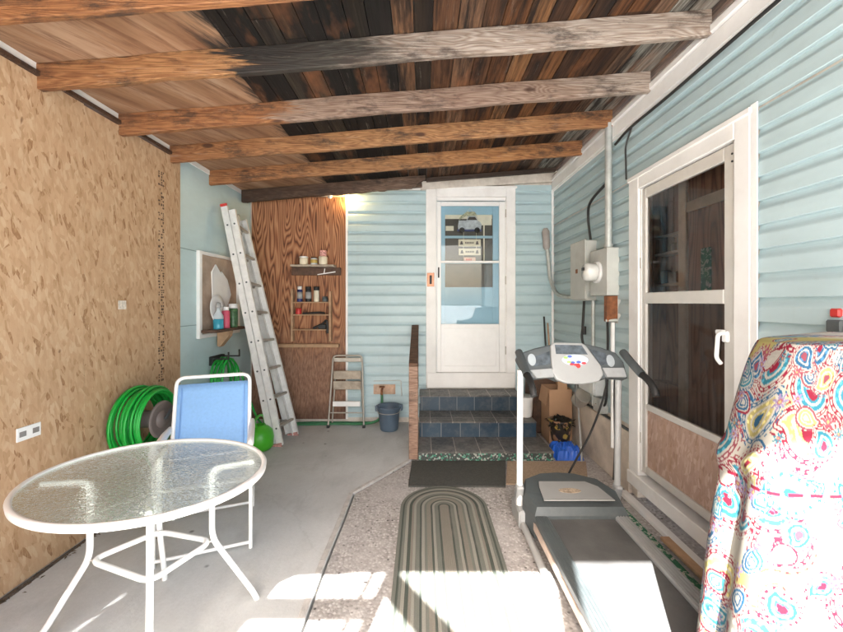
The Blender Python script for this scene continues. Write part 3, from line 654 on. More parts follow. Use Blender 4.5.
for z in (1.638, 1.868):
    yy = 2.73
    while yy < 2.96:
        w_ = rr.uniform(.04, .08); MB().box(1.81, 1.87, yy, yy+w_, z+.001, z+rr.uniform(.05, .14), .006).build('shelf_load', rr.choice([DKWOOD, DKWOOD, OLDWHITE, MGREY]), room); yy += w_+rr.uniform(.01, .05)
MB().box(1.77, 1.785, 2.40, 2.48, 1.57, 1.84, .004).build('curtain', TURF, room)

# ------------------------------------------------------------------ roof
t = thing('porch_roof', 'weathered porch roof of rafters under stained boards and pale plywood', 'roof', (0, 2, 2.9))
dp = MB(); xs0, xs1 = LX-.25, -1.06
def slab(mbx, xa, xb, ya, yb, z_off, th):
    za, zb = roofz(xa)+z_off, roofz(xb)+z_off
    mbx.add([(xa, ya, za), (xb, ya, zb), (xb, yb, zb), (xa, yb, za), (xa, ya, za+th), (xb, ya, zb+th), (xb, yb, zb+th), (xa, yb, za+th)],
            [[3, 2, 1, 0], [4, 5, 6, 7], [0, 1, 5, 4], [1, 2, 6, 5], [2, 3, 7, 6], [3, 0, 4, 7]])
slab(dp, xs0, xs1, FY, 2.16, .0, .012); slab(dp, xs0, -1.12, 2.165, BY, 0, .012)
dp.build('plywood_sheet', DECKPLY, t)
db = MB(); cols = []; xx = -1.12
while xx < RX+.1:
    wd = random.uniform(.10, .145)
    for (ya, yb) in ((FY, random.uniform(1.2, 2.2)), (None, BY)):
        if ya is None: ya = last+.004
        last = yb
        if xx < -.25: c = random.choice([(.016, .013, .011), (.02, .016, .013), (.028, .02, .014), (.05, .036, .026), (.10, .06, .035)])
        elif xx < .35: c = random.choice([(.14, .06, .03), (.22, .105, .055), (.035, .022, .015), (.25, .125, .07), (.16, .07, .035)])
        elif xx < 1.15: c = random.choice([(.23, .095, .038), (.29, .13, .055), (.17, .065, .026), (.31, .16, .08), (.08, .036, .02)])
        else: c = random.choice([(.40, .36, .31), (.46, .42, .37), (.24, .13, .08), (.36, .30, .25)])
        n0 = len(db.f); c = (c[0]*.78, c[1]*.86, c[2]*.88); slab(db, xx, xx+wd-.005, ya, yb, random.uniform(0, .004), .018); cols += [c]*(len(db.f)-n0)
    xx += wd
o = db.build('deck_boards', attr_mat('roof_boards', .78, 'y'), t, fix=False)
ca = o.data.color_attributes.new('Col', 'FLOAT_COLOR', 'CORNER')
for p in o.data.polygons:
    for li in p.loop_indices: ca.data[li].color = (*cols[p.index], 1)
rf = MB(); slab(rf, xs0, RX+.3, FY-.02, BY+.1, .03, .03); rf.build('roofing', DGREY, t)
for i, yy in enumerate((.35, .95, 1.675, 2.17, 2.75, 3.30, 3.92)):
    xa, xb = LX-.1, RX-.05
    q = MB(); h = .14; za, zb = roofz(xa)-.003, roofz(xb)-.003; sub = 14; vs = []; wv = random.Random(i)
    for k in range(sub+1):
        f = k/sub; X = xa+(xb-xa)*f; Z = za+(zb-za)*f; dy = wv.uniform(-.006, .006); dz = wv.uniform(-.006, .004); c_ = .004
        ring = [(-.02, -h+c_+dz), (-.02+c_, -h+dz), (.02-c_, -h+dz), (.02, -h+c_+dz), (.02, 0), (-.02, 0)]
        vs += [(X, yy+dy+a, Z+b) for a, b in ring]
    fs = [[k*6+j, k*6+(j+1) % 6, k*6+6+(j+1) % 6, k*6+6+j] for k in range(sub) for j in range(6)] + [[0, 1, 2, 3, 4, 5], [sub*6+j for j in range(6)]]
    q.add(vs, fs); q.build('rafter', RM[(0, 3, 0, 1, 2, 3, 4)[i]], t)
q = MB(); xa, xb = LX, .04; sub = 40; vs = []; wv = random.Random(77); lo = 0
for k in range(sub+1):
    f = k/sub; X = xa+(xb-xa)*f; Z = roofz(X)-.003; lo = .7*lo+wv.uniform(-.007, .009); hh = (.135+lo) if f < .93 else .135*(1-(f-.93)*9)
    ring = [(-.022, -hh+.01), (-.012, -hh), (.02, -hh+wv.uniform(-.003, .006)), (.024, -hh+.012), (.024, 0), (-.022+wv.uniform(-.003, .002), -.03), (-.022, 0)]
    vs += [(X, 4.6+a, Z+b) for a, b in ring]
q.add(vs, [[k*7+j, k*7+(j+1) % 7, k*7+7+(j+1) % 7, k*7+7+j] for k in range(sub) for j in range(7)] + [list(range(7)), [sub*7+j for j in range(7)]])
q.build('rotten_rafter', RM[5], t)
q = MB(); q.bar((LX, BY-.06, roofz(LX)-.05), (.0, BY-.06, roofz(0)-.04), .05, .08, bev=.004); q.build('wall_plate', RM[5], t)
q = MB(); q.bar((.05, 4.68, roofz(.05)-.03), (1.6, 4.68, roofz(1.6)-.035), .04, .05, bev=.004); q.build('ledger_strip', RM[5], t)
# porch front (behind the viewpoint): what the sun comes through
t = thing('porch_front', 'open timber frame closing the near end of the porch', 'frame', (0, FY, 0))
MB().box(LX, RX, FY-.06, FY, 2.985, 3.2).build('header', POSTW, t)
q = MB(); q.box(LX, -1.38, FY-.05, FY-.012, 0, 2.985); q.build('side_panel', OSB, t)
for a, b in ((-.848, -.793), (-.928, -.905), (.09, .165), (1.56, 1.63)): MB().box(a, b, FY-.05, FY-.01, 0, 2.985).build('post', POSTW, t)
MB().box(-1.379, -.849, FY-.045, FY-.015, 2.61, 2.75).build('rail', POSTW, t)
q = MB(); q.prism([(-.795, 2.97), (.09, 1.97), (.09, 1.77), (-.795, 2.77)], FY-.04, FY-.015, 'y'); q.build('brace', POSTW, t)

# ------------------------------------------------------------------ steps, rail, mats
t = thing('entry_steps', 'three dark slate tiled steps up to the back door', 'steps', (.6, 4.2, 0))
X0, X1 = -.03, 1.24
for i, (ya, yb, z0, z1, m_) in enumerate(((3.68, BY-.05, 0, .09, MOSAIC), (4.07, BY-.051, .09, .255, BLUETILE), (4.47, BY-.052, .255, .43, BLUETILE))):
    xr = X1-.0 if i == 0 else X1-.05*i
    r_ = MB().box(X0+.004*i, xr, ya, yb, z0, z1-.018).build('riser', m_, t)
    MB().box(X0+.004*i-.004, xr+.004, ya-.012, yb, z1-.017, z1, .004).build('tread', SLATE, t)
t = thing('handrail', 'wooden handrail board rising from a square post beside the steps', 'handrail', (-.08, 3.8, 0))
MB().box(-.125, -.038, 3.70, 3.742, .006, .89, .004).build('post', POSTW, t)
q = MB(); q.bar((-.083, 3.70, .90), (-.083, BY-.03, 1.20), .085, .04, bev=.004); q.build('top_rail', RAILW, t)
MB().box(-.12, -.045, BY-.06, BY-.02, .43, 1.16, .003).build('wall_post', RAILW, t)
tag(MB().prism([(-.11, 3.16), (.675, 3.155), (.785, 3.655), (-.095, 3.66)], -.001, .012).build('door_mat', BMAT), 'black rubber doormat at the foot of the slate steps', 'mat')
tag(MB().prism([(.69, 3.20), (1.36, 3.19), (1.53, 3.64), (.80, 3.65)], -.001, .011).build('door_mat', TMAT), 'brown fibre doormat right of the black one', 'mat')
rc = (.16, 2.835); rg = MB(); poly = []
for k in range(33):
    a = math.pi*k/32; poly.append((rc[0]+.315*math.cos(a), rc[1]+.315*math.sin(a)))
poly += [(rc[0]-.315, 1.0), (rc[0]+.315, 1.0)]
OFF['_rug'] = Vector()
rg.prism([(a-rc[0], b-rc[1]) for a, b in poly], -.0005, .012)
o = rg.build('runner_rug', RUG); o.location = (rc[0], rc[1], 0); tag(o, 'grey striped runner rug with a rounded end on the pebbles', 'rug')
tag(MB().prism([(1.37, 1.3), (1.47, 1.3), (1.47, 2.95), (1.37, 2.95)], -.001, .008).build('carpet_strip', TURF), 'green and white patterned carpet strip beside the treadmill', 'mat')
q = MB(); q.bar((1.505, 1.5, .035), (1.505, 2.42, .035), .055, .022, bev=.003); tag(q.build('wood_plank', TANW), 'short tan wooden plank at the foot of the right storm door', 'plank')

# ------------------------------------------------------------------ patio table
tc = Vector((-1.24, 1.785, 0)); t = thing('patio_table', 'oval white patio table with a pebbled glass top', 'table', tc)
A_, B_, RT = .505, .435, R(-8); NT_ = 96; ht = .72
def oval(k, da=0.0):
    g = 2*math.pi*k/NT_; a, b = (A_-da)*math.cos(g), (B_-da)*math.sin(g)
    return Vector((tc.x+a*math.cos(RT)-b*math.sin(RT), tc.y+a*math.sin(RT)+b*math.cos(RT), 0))
ring = []; sec = [(0, -.022), (-.003, -.003), (.001, .004), (.009, .006), (.018, .004), (.021, -.003), (.014, -.01), (.012, -.022), (.005, -.025)]
vs = []; fs = []; ns = len(sec)
for k in range(NT_):
    for (d, z) in sec: vs.append(oval(k, d)+Vector((0, 0, ht+z)))
for k in range(NT_):
    for j in range(ns): fs.append([k*ns+j, k*ns+(j+1) % ns, ((k+1) % NT_)*ns+(j+1) % ns, ((k+1) % NT_)*ns+j])
MB().add(vs, fs, True).build('rim', WHITE2, t)
MB().add([tuple(oval(k, .0205)[:2])+(ht-.002,) for k in range(NT_)], [list(range(NT_))]).build('glass_top', PGLASS, t, fix=False)
feet = [(-.83, 1.965), (-1.385, 2.10), (-1.71, 1.70), (-1.03, 1.47)]
bends = []
for fx, fy in feet:
    f = Vector((fx, fy, 0)); d = f-tc; d = d if d.length < .44 else d*(.44/d.length); p1 = tc+d*.56; bends.append(p1)
    pts = fillet([tc+d*.99+Vector((0, 0, ht-.026)), p1+Vector((0, 0, ht-.03)), p1+Vector((0, 0, .36)), tc+d*.97+Vector((0, 0, .05)), f+Vector((0, 0, .0))], .05, 6)
    MB().tube(pts, .0135, 10).build('leg', WHITE2, t)
q = MB(); rr = [p+Vector((0, 0, .345)) for p in bends]; q.tube(fillet(rr, .06, 6, True), .0125, 10, True)
q.build('leg_ring', WHITE2, t)
for p in bends:
    MB().tube([p+Vector((0, 0, .345))-(p-tc).normalized()*.02, p+Vector((0, 0, .345))+(p-tc).normalized()*.018], .006, 8).build('bolt', ALUD, t)
# ------------------------------------------------------------------ lawn chair
t = thing('lawn_chair', 'white tube lawn chair with a pale blue sling behind the glass table', 'chair', (-1.36, 2.49, .006), R(22), None, True)
hw = .23
q = MB()
q.tube(fillet([(-hw, .10, .40), (-hw, .30, .97), (hw, .30, .97), (hw, .10, .40)], .06, 7), .0125, 10)
q.tube(fillet([(-hw, .12, .41), (-hw, -.24, .43), (hw, -.24, .43), (hw, .12, .41)], .05, 6), .0125, 10)
q.build('seat_frame', WHITE2, t)
for sx in (-1, 1):
    x = sx*(hw+.02)
    q = MB(); q.tube(fillet([(x, -.23, .0), (x, -.21, .62), (x, .22, .64)], .05, 6), .0115, 10); q.build('front_leg', WHITE2, t)
    q = MB(); q.tube([(x, .30, 0), (x, .12, .40)], .0115, 10); q.build('rear_leg', WHITE2, t)
    q = MB(); pa = fillet([(x, -.27, .625), (x, -.23, .655), (x, .0, .66), (x, .2, .655)], .04, 5); q.tube(pa, [.012]+[.02]*(len(pa)-2)+[.014], 10); q.build('armrest', WHITE2, t)
for yy in (-.228, .285): MB().tube([(-hw-.02, yy, .035), (hw+.02, yy, .035)], .010, 8).build('cross_bar', WHITE2, t)
for sx in (-1, 1): MB().tube([(sx*(hw+.02), -.22, .20), (sx*(hw+.02), .21, .20)], .009, 8).build('side_bar', WHITE2, t)
q = MB(); n = 10; vs = []
for i in range(n+1):
    for j in range(n+1):
        u = j/n; v = i/n; bow = .02*math.sin(math.pi*u)
        vs.append((-hw+.005+2*(hw-.005)*u, .105+v*.177+bow*(.6), .42+v*.505))
fs = [[i*(n+1)+j, i*(n+1)+j+1, (i+1)*(n+1)+j+1, (i+1)*(n+1)+j] for i in range(n) for j in range(n)]
q.add(vs, fs, True); o = q.build('back_sling', SLING, t); sm = o.modifiers.new('thick', 'SOLIDIFY'); sm.thickness = .004
q = MB(); vs = [(-hw+.005+2*(hw-.005)*j/n, -.235+.36*i/n, .432-.02*i/n-.025*math.sin(math.pi*j/n)*math.sin(math.pi*i/n)) for i in range(n+1) for j in range(n+1)]
q.add(vs, fs, True); o = q.build('seat_sling', SLING, t); sm = o.modifiers.new('thick', 'SOLIDIFY'); sm.thickness = .004
sb_ = plain('seam_blue', (.14, .28, .55), .8)
for sx in (-1, 1): MB().bar((sx*(hw-.035), .112-.004, .44), (sx*(hw-.035), .275-.004, .905), .008, .004, (0, -1, .35)).build('sling_seam', sb_, t)

# ------------------------------------------------------------------ hoses and can
t = thing('hose_reel', 'bright green garden hose wound on a wall reel behind the table', 'hose', (LX, 2.78, .7))
yc, zc = 2.80, .66; pts = []
turns = 15
for layer in range(2):
    r0 = .225-layer*.022
    for k in range(turns*28):
        g = 2*math.pi*k/28; fr_ = k/(turns*28)
        w_ = .016*math.sin(k*.0113*2.7+layer*2)+.010*math.sin(k*.047)+.012*math.cos(k*.0213)
        pts.append((LX+.05+fr_*.19+.010*math.sin(k*.061+layer), yc+(r0+w_)*math.cos(g), zc-.012*abs(w_)/.02+(r0+w_*.8)*math.sin(g)))
q = MB(); q.tube(pts[:turns*28], .0085, 7); q.tube(pts[turns*28:], .0085, 7)
q.tube(smooth_path([(LX+.20, yc-.2, zc-.1), (LX+.24, yc-.12, zc-.26), (LX+.22, yc-.02, zc-.42), (LX+.16, yc+.08, zc-.5)]), .0085, 7)
q.build('green_hose', GREEN, t)
q = MB(); Mx = Matrix.Translation((LX+.24, yc, zc)) @ Matrix.Rotation(R(90), 4, 'Y')
q.lathe([(.05, 0), (.10, .0), (.13, .006), (.13, .016), (.10, .012), (.06, .012)], (0, 0, 0), 28, Mx); q.lathe([(0, -.23), (.06, -.23), (.06, .03), (0, .03)], (0, 0, 0), 20, Mx)
q.build('reel_disc', plain('taupe_plastic', (.17, .14, .125), .55), t)
q = MB(); q.bar((LX+.275, yc, zc), (LX+.275, yc+.10, zc+.07), .02, .02, bev=.003); q.tube([(LX+.275, yc+.10, zc+.07), (LX+.34, yc+.10, zc+.07)], .012, 8); q.build('crank', DGREY, t)
t = thing('hose_hanger', 'green hose looped over a black wall hanger behind the blue chair', 'hose', (LX, 4.0, .9))
q = MB(); pts = []
for k in range(6*24):
    g = 2*math.pi*k/24; r_ = .17+.012*math.sin(k*.9)
    pts.append((LX+.03+.13*k/144, 4.02+r_*math.cos(g)*1.1, .70+r_*1.25*math.sin(g)))
q.tube(pts, .011, 7); q.tube(smooth_path([(LX+.17, 4.2, .75), (LX+.24, 4.25, .45), (LX+.33, 4.28, .2), (LX+.5, 4.3, .03)]), .011, 7)
q.build('green_hose', GREEN, t)
q = MB(); q.box(LX-.012, LX+.03, 3.9, 4.14, .86, .95, .004)
for y_ in (3.9, 4.13): q.bar((LX+.02, y_, .93), (LX+.19, y_, .93), .012, .014); q.bar((LX+.185, y_, .925), (LX+.185, y_, 1.0), .012, .014)
q.build('hanger', BLACKR, t)
t = thing('watering_can', 'round lime green watering can beside the ladder foot', 'watering can', (-1.655, 4.0, .006))
c = (-1.655, 3.97, .006)
MB().lathe([(0, 0), (.11, 0), (.135, .03), (.14, .12), (.125, .19), (.085, .225), (.06, .232), (.06, .245), (.05, .245), (.05, .225), (0, .222)], c, 28).build('can_body', LIME, t)
MB().tube(smooth_path([(-1.66, 3.93, .235), (-1.66, 3.86, .31), (-1.655, 3.96, .345), (-1.65, 4.07, .30), (-1.65, 4.1, .17)]), .013, 10).build('handle', LIME, t)
MB().tube(smooth_path([(-1.76, 3.95, .08), (-1.85, 3.93, .16), (-1.93, 3.91, .27)]), [.022]*8+[.018]*8+[.026], 10).build('spout', LIME, t)
q = MB(); q.tube(smooth_path([(-1.93, 4.55, .02), (-1.7, 4.70, .02), (-1.35, 4.72, .02), (-1.0, 4.74, .02), (-.72, 4.73, .022), (-.55, 4.72, .06), (-.49, 4.73, .14), (-.485, 4.74, .26), (-.49, 4.77, .37)]), .015, 9)
q.tube(smooth_path([(-1.96, 4.62, .018), (-1.5, 4.77, .02), (-1.1, 4.79, .02), (-.8, 4.78, .02), (-.6, 4.76, .03)]), .013, 9)
tag(q.build('garden_hose', DKGREEN), 'dark green hose lying along the foot of the back wall up to the tap', 'hose')

# ------------------------------------------------------------------ ladder
t = thing('extension_ladder', 'aluminium extension ladder leaning on the blue wall', 'ladder', (-1.5, 4.2, 0))
def lad(yy, xf, xt, zt, f):  # point along the rail
    return Vector((xf+(xt-xf)*f, yy, .01+zt*f))
rails = {0: (4.03, -1.505, -2.015, 2.50), 1: (4.37, -1.445, -2.045, 2.46)}
for i, (yy, xf, xt, zt) in rails.items():
    d = (lad(yy, xf, xt, zt, 1)-lad(yy, xf, xt, zt, 0)).normalized(); nx = Vector((d.z, 0, -d.x))
    for sct, o in ((0, -.037), (1, .037)):
        q = MB(); a = lad(yy, xf, xt, zt, 0 if sct else .012)+nx*o; b = lad(yy, xf, xt, zt, 1 if sct == 0 else .975)+nx*o
        q.bar(a, b, .066, .006, (0, 1, 0)); sgn = 1 if i == 0 else -1
        for e in (-.031, .031):
            q.bar(a+nx*e+Vector((0, .013*sgn, 0)), b+nx*e+Vector((0, .013*sgn, 0)), .0045, .03, (0, 1, 0))
            q.bar(a+nx*(e*.93)-Vector((0, .003*sgn, 0)), b+nx*(e*.93)-Vector((0, .003*sgn, 0)), .007, .004, (0, 1, 0))
        q.m = 1
        for k in range(8):
            p = lad(yy, xf, xt, zt, .07+k*.121)+nx*o; q.tube([p-Vector((0, .0065, 0)), p+Vector((0, .0, 0))], .010, 8)
        q.build('fly_rail' if sct else 'base_rail', [ALU, DGREY], t)
    q = MB(); a = lad(yy, xf, xt, zt, 1); q.bar(a-nx*.072, a+nx*.0, .030, .012, (0, 1, 0), .003); q.build('end_cap', RED if i == 0 else ALUD, t)
    q = MB(); a = lad(yy, xf, xt, zt, 0); q.bar(a-nx*.06+Vector((0, 0, .0)), a+nx*.06, .05, .02, (0, 1, 0), .004); q.build('foot', plain('ladder_foot', (.5, .25, .22), .6, 0, .5, 40), t)
for k in range(8):
    f = .07+k*.121
    for o in (-.037, .037):
        p = [lad(*rails[i], f) for i in (0, 1)]; q = MB(); nx = Vector((.98, 0, .2))
        q.bar(p[0]+nx*o, p[1]+nx*o, .034, .026, (0, 0, 1), .006); q.build('rung', ALUD, t)

# ------------------------------------------------------------------ step stool, bucket, tap
t = thing('step_stool', 'folded metal step stool leaning by the brown plywood', 'step stool', (-.9, 4.62, 0))
ya = 4.66
def sp(x, z): return (x, ya+.12*(z/.85)-.03, z+.008)
q = MB(); q.tube(fillet([sp(-1.115, 0), sp(-1.08, .84), sp(-.73, .84), sp(-.69, 0)], .05, 5), .011, 9); q.build('front_frame', ALUD, t)
q = MB(); q.tube(fillet([(-1.095, 4.75, .008), (-1.06, 4.77, .60), (-.75, 4.77, .60), (-.71, 4.75, .008)], .04, 5), .009, 9); q.tube([sp(-1.1, .17), sp(-.7, .17)], .008, 8); q.build('rear_frame', ALUD, t)
for z, hgt, m_ in ((.80, .05, ALUD), (.62, .10, SHELFW), (.50, .10, SHELFW), (.285, .06, WHITE)):
    q = MB(); q.box(-1.065, -.735, sp(0, z)[1]-.03, sp(0, z)[1]-.005, z-hgt/2, z+hgt/2, .005); q.build('step', m_, t)
for x in (-1.115, -.69): MB().box(x-.016, x+.016, ya-.05, ya-.01, .006, .04, .003).build('rubber_foot', BLACKR, t)
t = thing('bucket', 'blue grey plastic bucket standing under the outdoor tap', 'bucket', (-.37, 4.58, .006))
c = (-.385, 4.57, .006)
MB().lathe([(0, 0), (.098, 0), (.105, .012), (.128, .24), (.142, .262), (.152, .268), (.15, .282), (.14, .28), (.12, .25), (.098, .03), (0, .02)], c, 30).build('bucket_body', BUCKET, t)
q = MB(); q.tube(smooth_path([(-.53, 4.57, .27), (-.50, 4.45, .235), (-.385, 4.41, .225), (-.27, 4.45, .235), (-.24, 4.57, .27)]), .0035, 6); q.build('wire_handle', ALUD, t)
MB().box(-.545, -.50, 4.53, 4.60, .225, .29, .008).build('ear', BUCKET, t); MB().box(-.27, -.225, 4.53, 4.60, .235, .30, .008).build('ear', BUCKET, t)
t = thing('outdoor_tap', 'brass tap on a rusty plate above the blue bucket', 'tap', (-.47, BY, .43))
MB().box(-.60, -.33, BY-.03, BY-.018, .36, .48, .003).build('back_plate', plain('rusty_plate', (.52, .38, .28), .7, 0, .3, 14, .2, .7, (.40, .14, .06)), t)
q = MB(); q.tube([(-.49, BY-.03, .43), (-.49, BY-.10, .43), (-.49, BY-.11, .37)], .014, 8); q.build('spout', RUST, t); MB().lathe([(0, 0), (.035, 0), (.035, .012), (0, .012)], (-.49, BY-.08, .455), 12).build('valve_wheel', RUST, t)
q = MB(); q.tube(fillet([(-.60, BY-.02, .52), (-.26, BY-.02, .53), (-.25, BY-.03, .34)], .02), .007, 7); q.build('supply_pipe', GALV, t)

# ------------------------------------------------------------------ electrical on the right wall
t = thing('breaker_box', 'grey breaker box on the right wall near the back corner', 'electrical box', (RX, 3.8, 1.5))
MB().box(1.535, RX-.012, 3.64, 3.98, 1.515, 2.08, .005).build('box_body', BOXGREY, t); MB().box(1.517, 1.534, 3.63, 3.99, 1.525, 2.09, .005).build('cover', BOXGREY, t)
q = MB(); q.box(1.510, 1.517, 3.80, 3.84, 1.78, 1.82, .002); q.build('latch', RUST, t)
q = MB(); q.box(1.54, 1.60, 3.634, 3.641, 1.54, 1.60, .003); q.build('knockout', GALV, t)
t = thing('meter_box', 'grey meter socket box with a round glass electric meter', 'electric meter', (RX, 3.4, 1.55))
MB().box(1.532, RX-.012, 3.23, 3.555, 1.555, 1.955, .005).build('box_body', BOXGREY, t)
Mx = Matrix.Translation((1.532, 3.40, 1.76)) @ Matrix.Rotation(R(-90), 4, 'Y')
MB().lathe([(.0, 0), (.095, 0), (.095, .02), (.085, .024), (.0, .024)], (0, 0, 0), 28, Mx).build('meter_ring', ALU, t)
MB().lathe([(.0, .025), (.078, .025), (.078, .10), (.07, .118), (.0, .125)], (0, 0, 0), 28, Mx).build('meter_dome', plain('meter_glass', (.70, .70, .67), .15, 0, .05, 6), t)
q = MB(); q.box(1.402, 1.408, 3.38, 3.43, 1.775, 1.80); q.build('meter_dial', BLACKR, t)
t = thing('rusty_box', 'small rusty open box below the electric meter', 'electrical box', (RX, 3.25, 1.33))
MB().box(1.537, RX-.012, 3.24, 3.30, 1.335, 1.552, .006).build('box_body', RUST, t)
q = MB(); q.box(1.625, RX-.002, 3.232, 3.31, 1.32, 1.553, .003); q.tube([(1.535, 3.255, 1.345), (1.62, 3.235, 1.35)], .012, 8); q.build('backing', BOXGREY, t)
q = MB(); q.tube([(1.578, 3.30, 1.957), (1.578, 3.30, 3.01)], .029, 14); q.tube([(1.578, 3.30, 1.957), (1.578, 3.30, 1.99)], .036, 14); tag(q.build('service_conduit', GALV), 'thick vertical metal conduit rising from the meter box', 'conduit')
q = MB(); q.tube([(1.58, 3.60, .55), (1.58, 3.60, 1.513)], .016, 10); tag(q.build('conduit_pipe', GALV), 'thin grey conduit dropping from the breaker box', 'conduit')
q = MB(); q.tube([(1.60, 3.27, .28), (1.60, 3.27, 1.33)], .017, 10); tag(q.build('conduit_pipe', WHITE2), 'white conduit dropping from the rusty box', 'conduit')
q = MB(); q.tube(smooth_path([(1.6, 3.85, 1.51), (1.59, 3.86, 1.25), (1.575, 3.84, 1.15), (1.60, 3.85, 1.0), (1.60, 3.85, .6)]), .013, 8); q.tube([(1.60, 3.85, 1.26), (1.60, 3.85, 1.18)], .022, 8); q.tube(smooth_path([(1.61, 3.40, 1.5), (1.61, 3.38, 1.2), (1.605, 3.38, .95), (1.6, 3.40, .62), (1.59, 3.55, .55)]), .010, 7)
tag(q.build('black_cable', BLACKR), 'black cables hanging under the breaker box', 'cable')
t = thing('flexible_conduit', 'grey flexible conduit with a fat end curving off the back wall into the breaker box', 'conduit', (1.5, 4.8, 1.5))
q = MB(); pth = smooth_path([(1.515, 4.76, 2.27), (1.545, 4.76, 2.0), (1.565, 4.75, 1.78), (1.59, 4.60, 1.60), (1.60, 4.3, 1.555), (1.6, 4.1, 1.555), (1.60, 3.985, 1.56)]); q.tube(pth, .023, 10); q.build('conduit_pipe', GALV, t)
q = MB(); q.tube([(1.505, 4.76, 2.40), (1.51, 4.76, 2.36), (1.52, 4.76, 2.17), (1.523, 4.76, 2.14)], [.025, .045, .042, .026], 12); q.build('weatherhead', plain('faded_fitting', (.33, .30, .28), .7), t)
q = MB(); q.tube(smooth_path([(1.6, 3.70, 2.09), (1.585, 3.72, 2.3), (1.56, 3.62, 2.42), (1.575, 3.4, 2.5), (1.59, 3.335, 2.52), (1.60, 3.335, 2.45), (1.60, 3.335, 1.96)]), .012, 8); tag(q.build('black_cable', BLACKR), 'black cable arching out of the top of the breaker box', 'cable')
q = MB(); q.tube(smooth_path([(1.61, -.4, 2.86), (1.60, .8, 2.865), (1.595, 1.8, 2.85), (1.59, 2.5, 2.83), (1.60, 3.0, 2.84), (1.595, 3.22, 2.80)]), .010, 7); q.tube(smooth_path([(1.60, 2.98, 2.83), (1.595, 3.05, 2.72), (1.60, 3.06, 2.60), (1.60, 3.055, 2.46)]), .007, 7)
tag(q.build('eave_cable', BLACKR), 'black cable running along the underside of the white eave trim', 'cable')
t = thing('utility_box', 'pale plastic utility box low on the right wall', 'box', (RX, 3.7, .6)); MB().box(1.53, RX-.015, 3.46, 3.80, .66, 1.02, .012).build('box_body', plain('pale_box', (.55, .58, .58), .45), t); MB().box(1.522, 1.53, 3.475, 3.785, .675, 1.005, .004).build('cover', plain('pale_box_cover', (.60, .63, .63), .4), t)
t = thing('utility_box', 'small square grey junction box above the stucco foundation', 'box', (RX, 3.55, .5)); MB().box(1.56, RX-.013, 3.42, 3.56, .515, .645, .006).build('box_body', GALV, t); MB().lathe([(0, 0), (.012, 0), (.012, .01), (0, .01)], (1.556, 3.49, .58), 10).build('screw', ALUD, t)
q = MB(); q.tube([(1.55, 3.86, .52), (1.56, 3.76, .60)], .075, 14); q.tube([(1.55, 3.88, .51), (1.55, 3.86, .52)], .055, 14); tag(q.build('pipe_fitting', ALUD), 'round metal pipe fitting behind the treadmill console', 'fitting')
t = thing('wall_hook', 'dark wall hook with a red tip at the right picture edge', 'hook', (RX, 1.53, 1.45)); MB().box(RX-.04, RX-.012, 1.50, 1.56, 1.38, 1.43, .006).build('bracket', DGREY, t); MB().box(RX-.035, RX-.012, 1.51, 1.55, 1.44, 1.475, .006).build('red_tip', RED, t)

# ------------------------------------------------------------------ clutter by the steps
t = thing('cardboard_box', 'tall open cardboard box standing in the back corner', 'box', (1.46, 4.25, 0)); q = MB(); x0, x1, y0, y1, h = 1.345, 1.585, 4.12, 4.40, .575
for a in ((x0, x1, y0, y0+.006), (x0, x1, y1-.006, y1), (x0, x0+.006, y0+.0065, y1-.0065), (x1-.006, x1, y0+.0065, y1-.0065)): q.box(*a, 0, h)
q.box(x0+.007, x1-.007, y0+.007, y1-.007, 0, .01); q.build('box_body', CARD, t)
for a_, b_, w_, u_ in (((x1-.06, y1, h), (x1-.02, y1+.02, h+.2), .14, (1, 0, 0)), ((x0, (y0+y1)/2, h), (x0-.03, (y0+y1)/2, h-.17), .26, (1, 0, 0)), (((x0+x1)/2+.02, y0+.004, h), ((x0+x1)/2+.02, y0+.02, h+.16), .10, (0, 1, 0))): MB().bar(a_, b_, w_, .005, u_).build('flap', CARD, t)
q = MB(); q.box(1.25, 1.60, 4.45, 4.75, .0, .66, .02); tag(q.build('dark_crate', DKWOOD), 'dark brown crate behind the cardboard box', 'crate')
t = thing('flower_pot', 'dark patterned pot with drooping black foliage', 'pot', (1.40, 3.97, 0)); c = (1.405, 3.96, .1)
pm = NT('pot_glaze'); v = pm.n('TexVoronoi', {'Vector': pm.co(), 'Scale': 22.0}); pm.fin(pm.ramp(pm.n('SeparateColor', {0: v.outputs['Color']}).outputs[0], [(0, (.02, .015, .012)), (.45, (.30, .17, .10)), (.65, (.36, .26, .06)), (.8, (.025, .02, .02))], 'CONSTANT'), .4)
MB().lathe([(0, 0), (.085, 0), (.105, .10), (.11, .19), (.12, .2), (.12, .21), (.1, .21), (.09, .1), (0, .08)], c, 24).build('pot_body', pm.mat, t)
q = MB(); rr = random.Random(3)
for k in range(160):
    a = rr.uniform(0, 6.28); r_ = .14*math.sqrt(rr.random()); p = Vector((c[0]+r_*math.cos(a), c[1]+r_*math.sin(a), .33-.5*r_**1.1+rr.uniform(-.03, .03))); d = Vector((math.cos(a), math.sin(a), rr.uniform(-.9, .5))).normalized()*.04; s_ = d.cross(Vector((0, 0, 1))).normalized()*.014
    q.add([p-d*.5, p+s_, p+d*.8, p-s_], [[0, 1, 2, 3]])
q.build('foliage', FOL, t, fix=False)
q = MB(); nx_, ny_ = 14, 10; vs = []; rr = random.Random(5)
for i in range(ny_+1):
    for j in range(nx_+1):
        u, v = j/nx_, i/ny_; e = min(u, 1-u, v, 1-v)
        vs.append((1.26+.27*u+.012*math.sin(9*v), 3.68+.30*v, .0+.10*min(1, e*7)+(rr.uniform(-.018, .018) if e > 0 else 0)+.002))
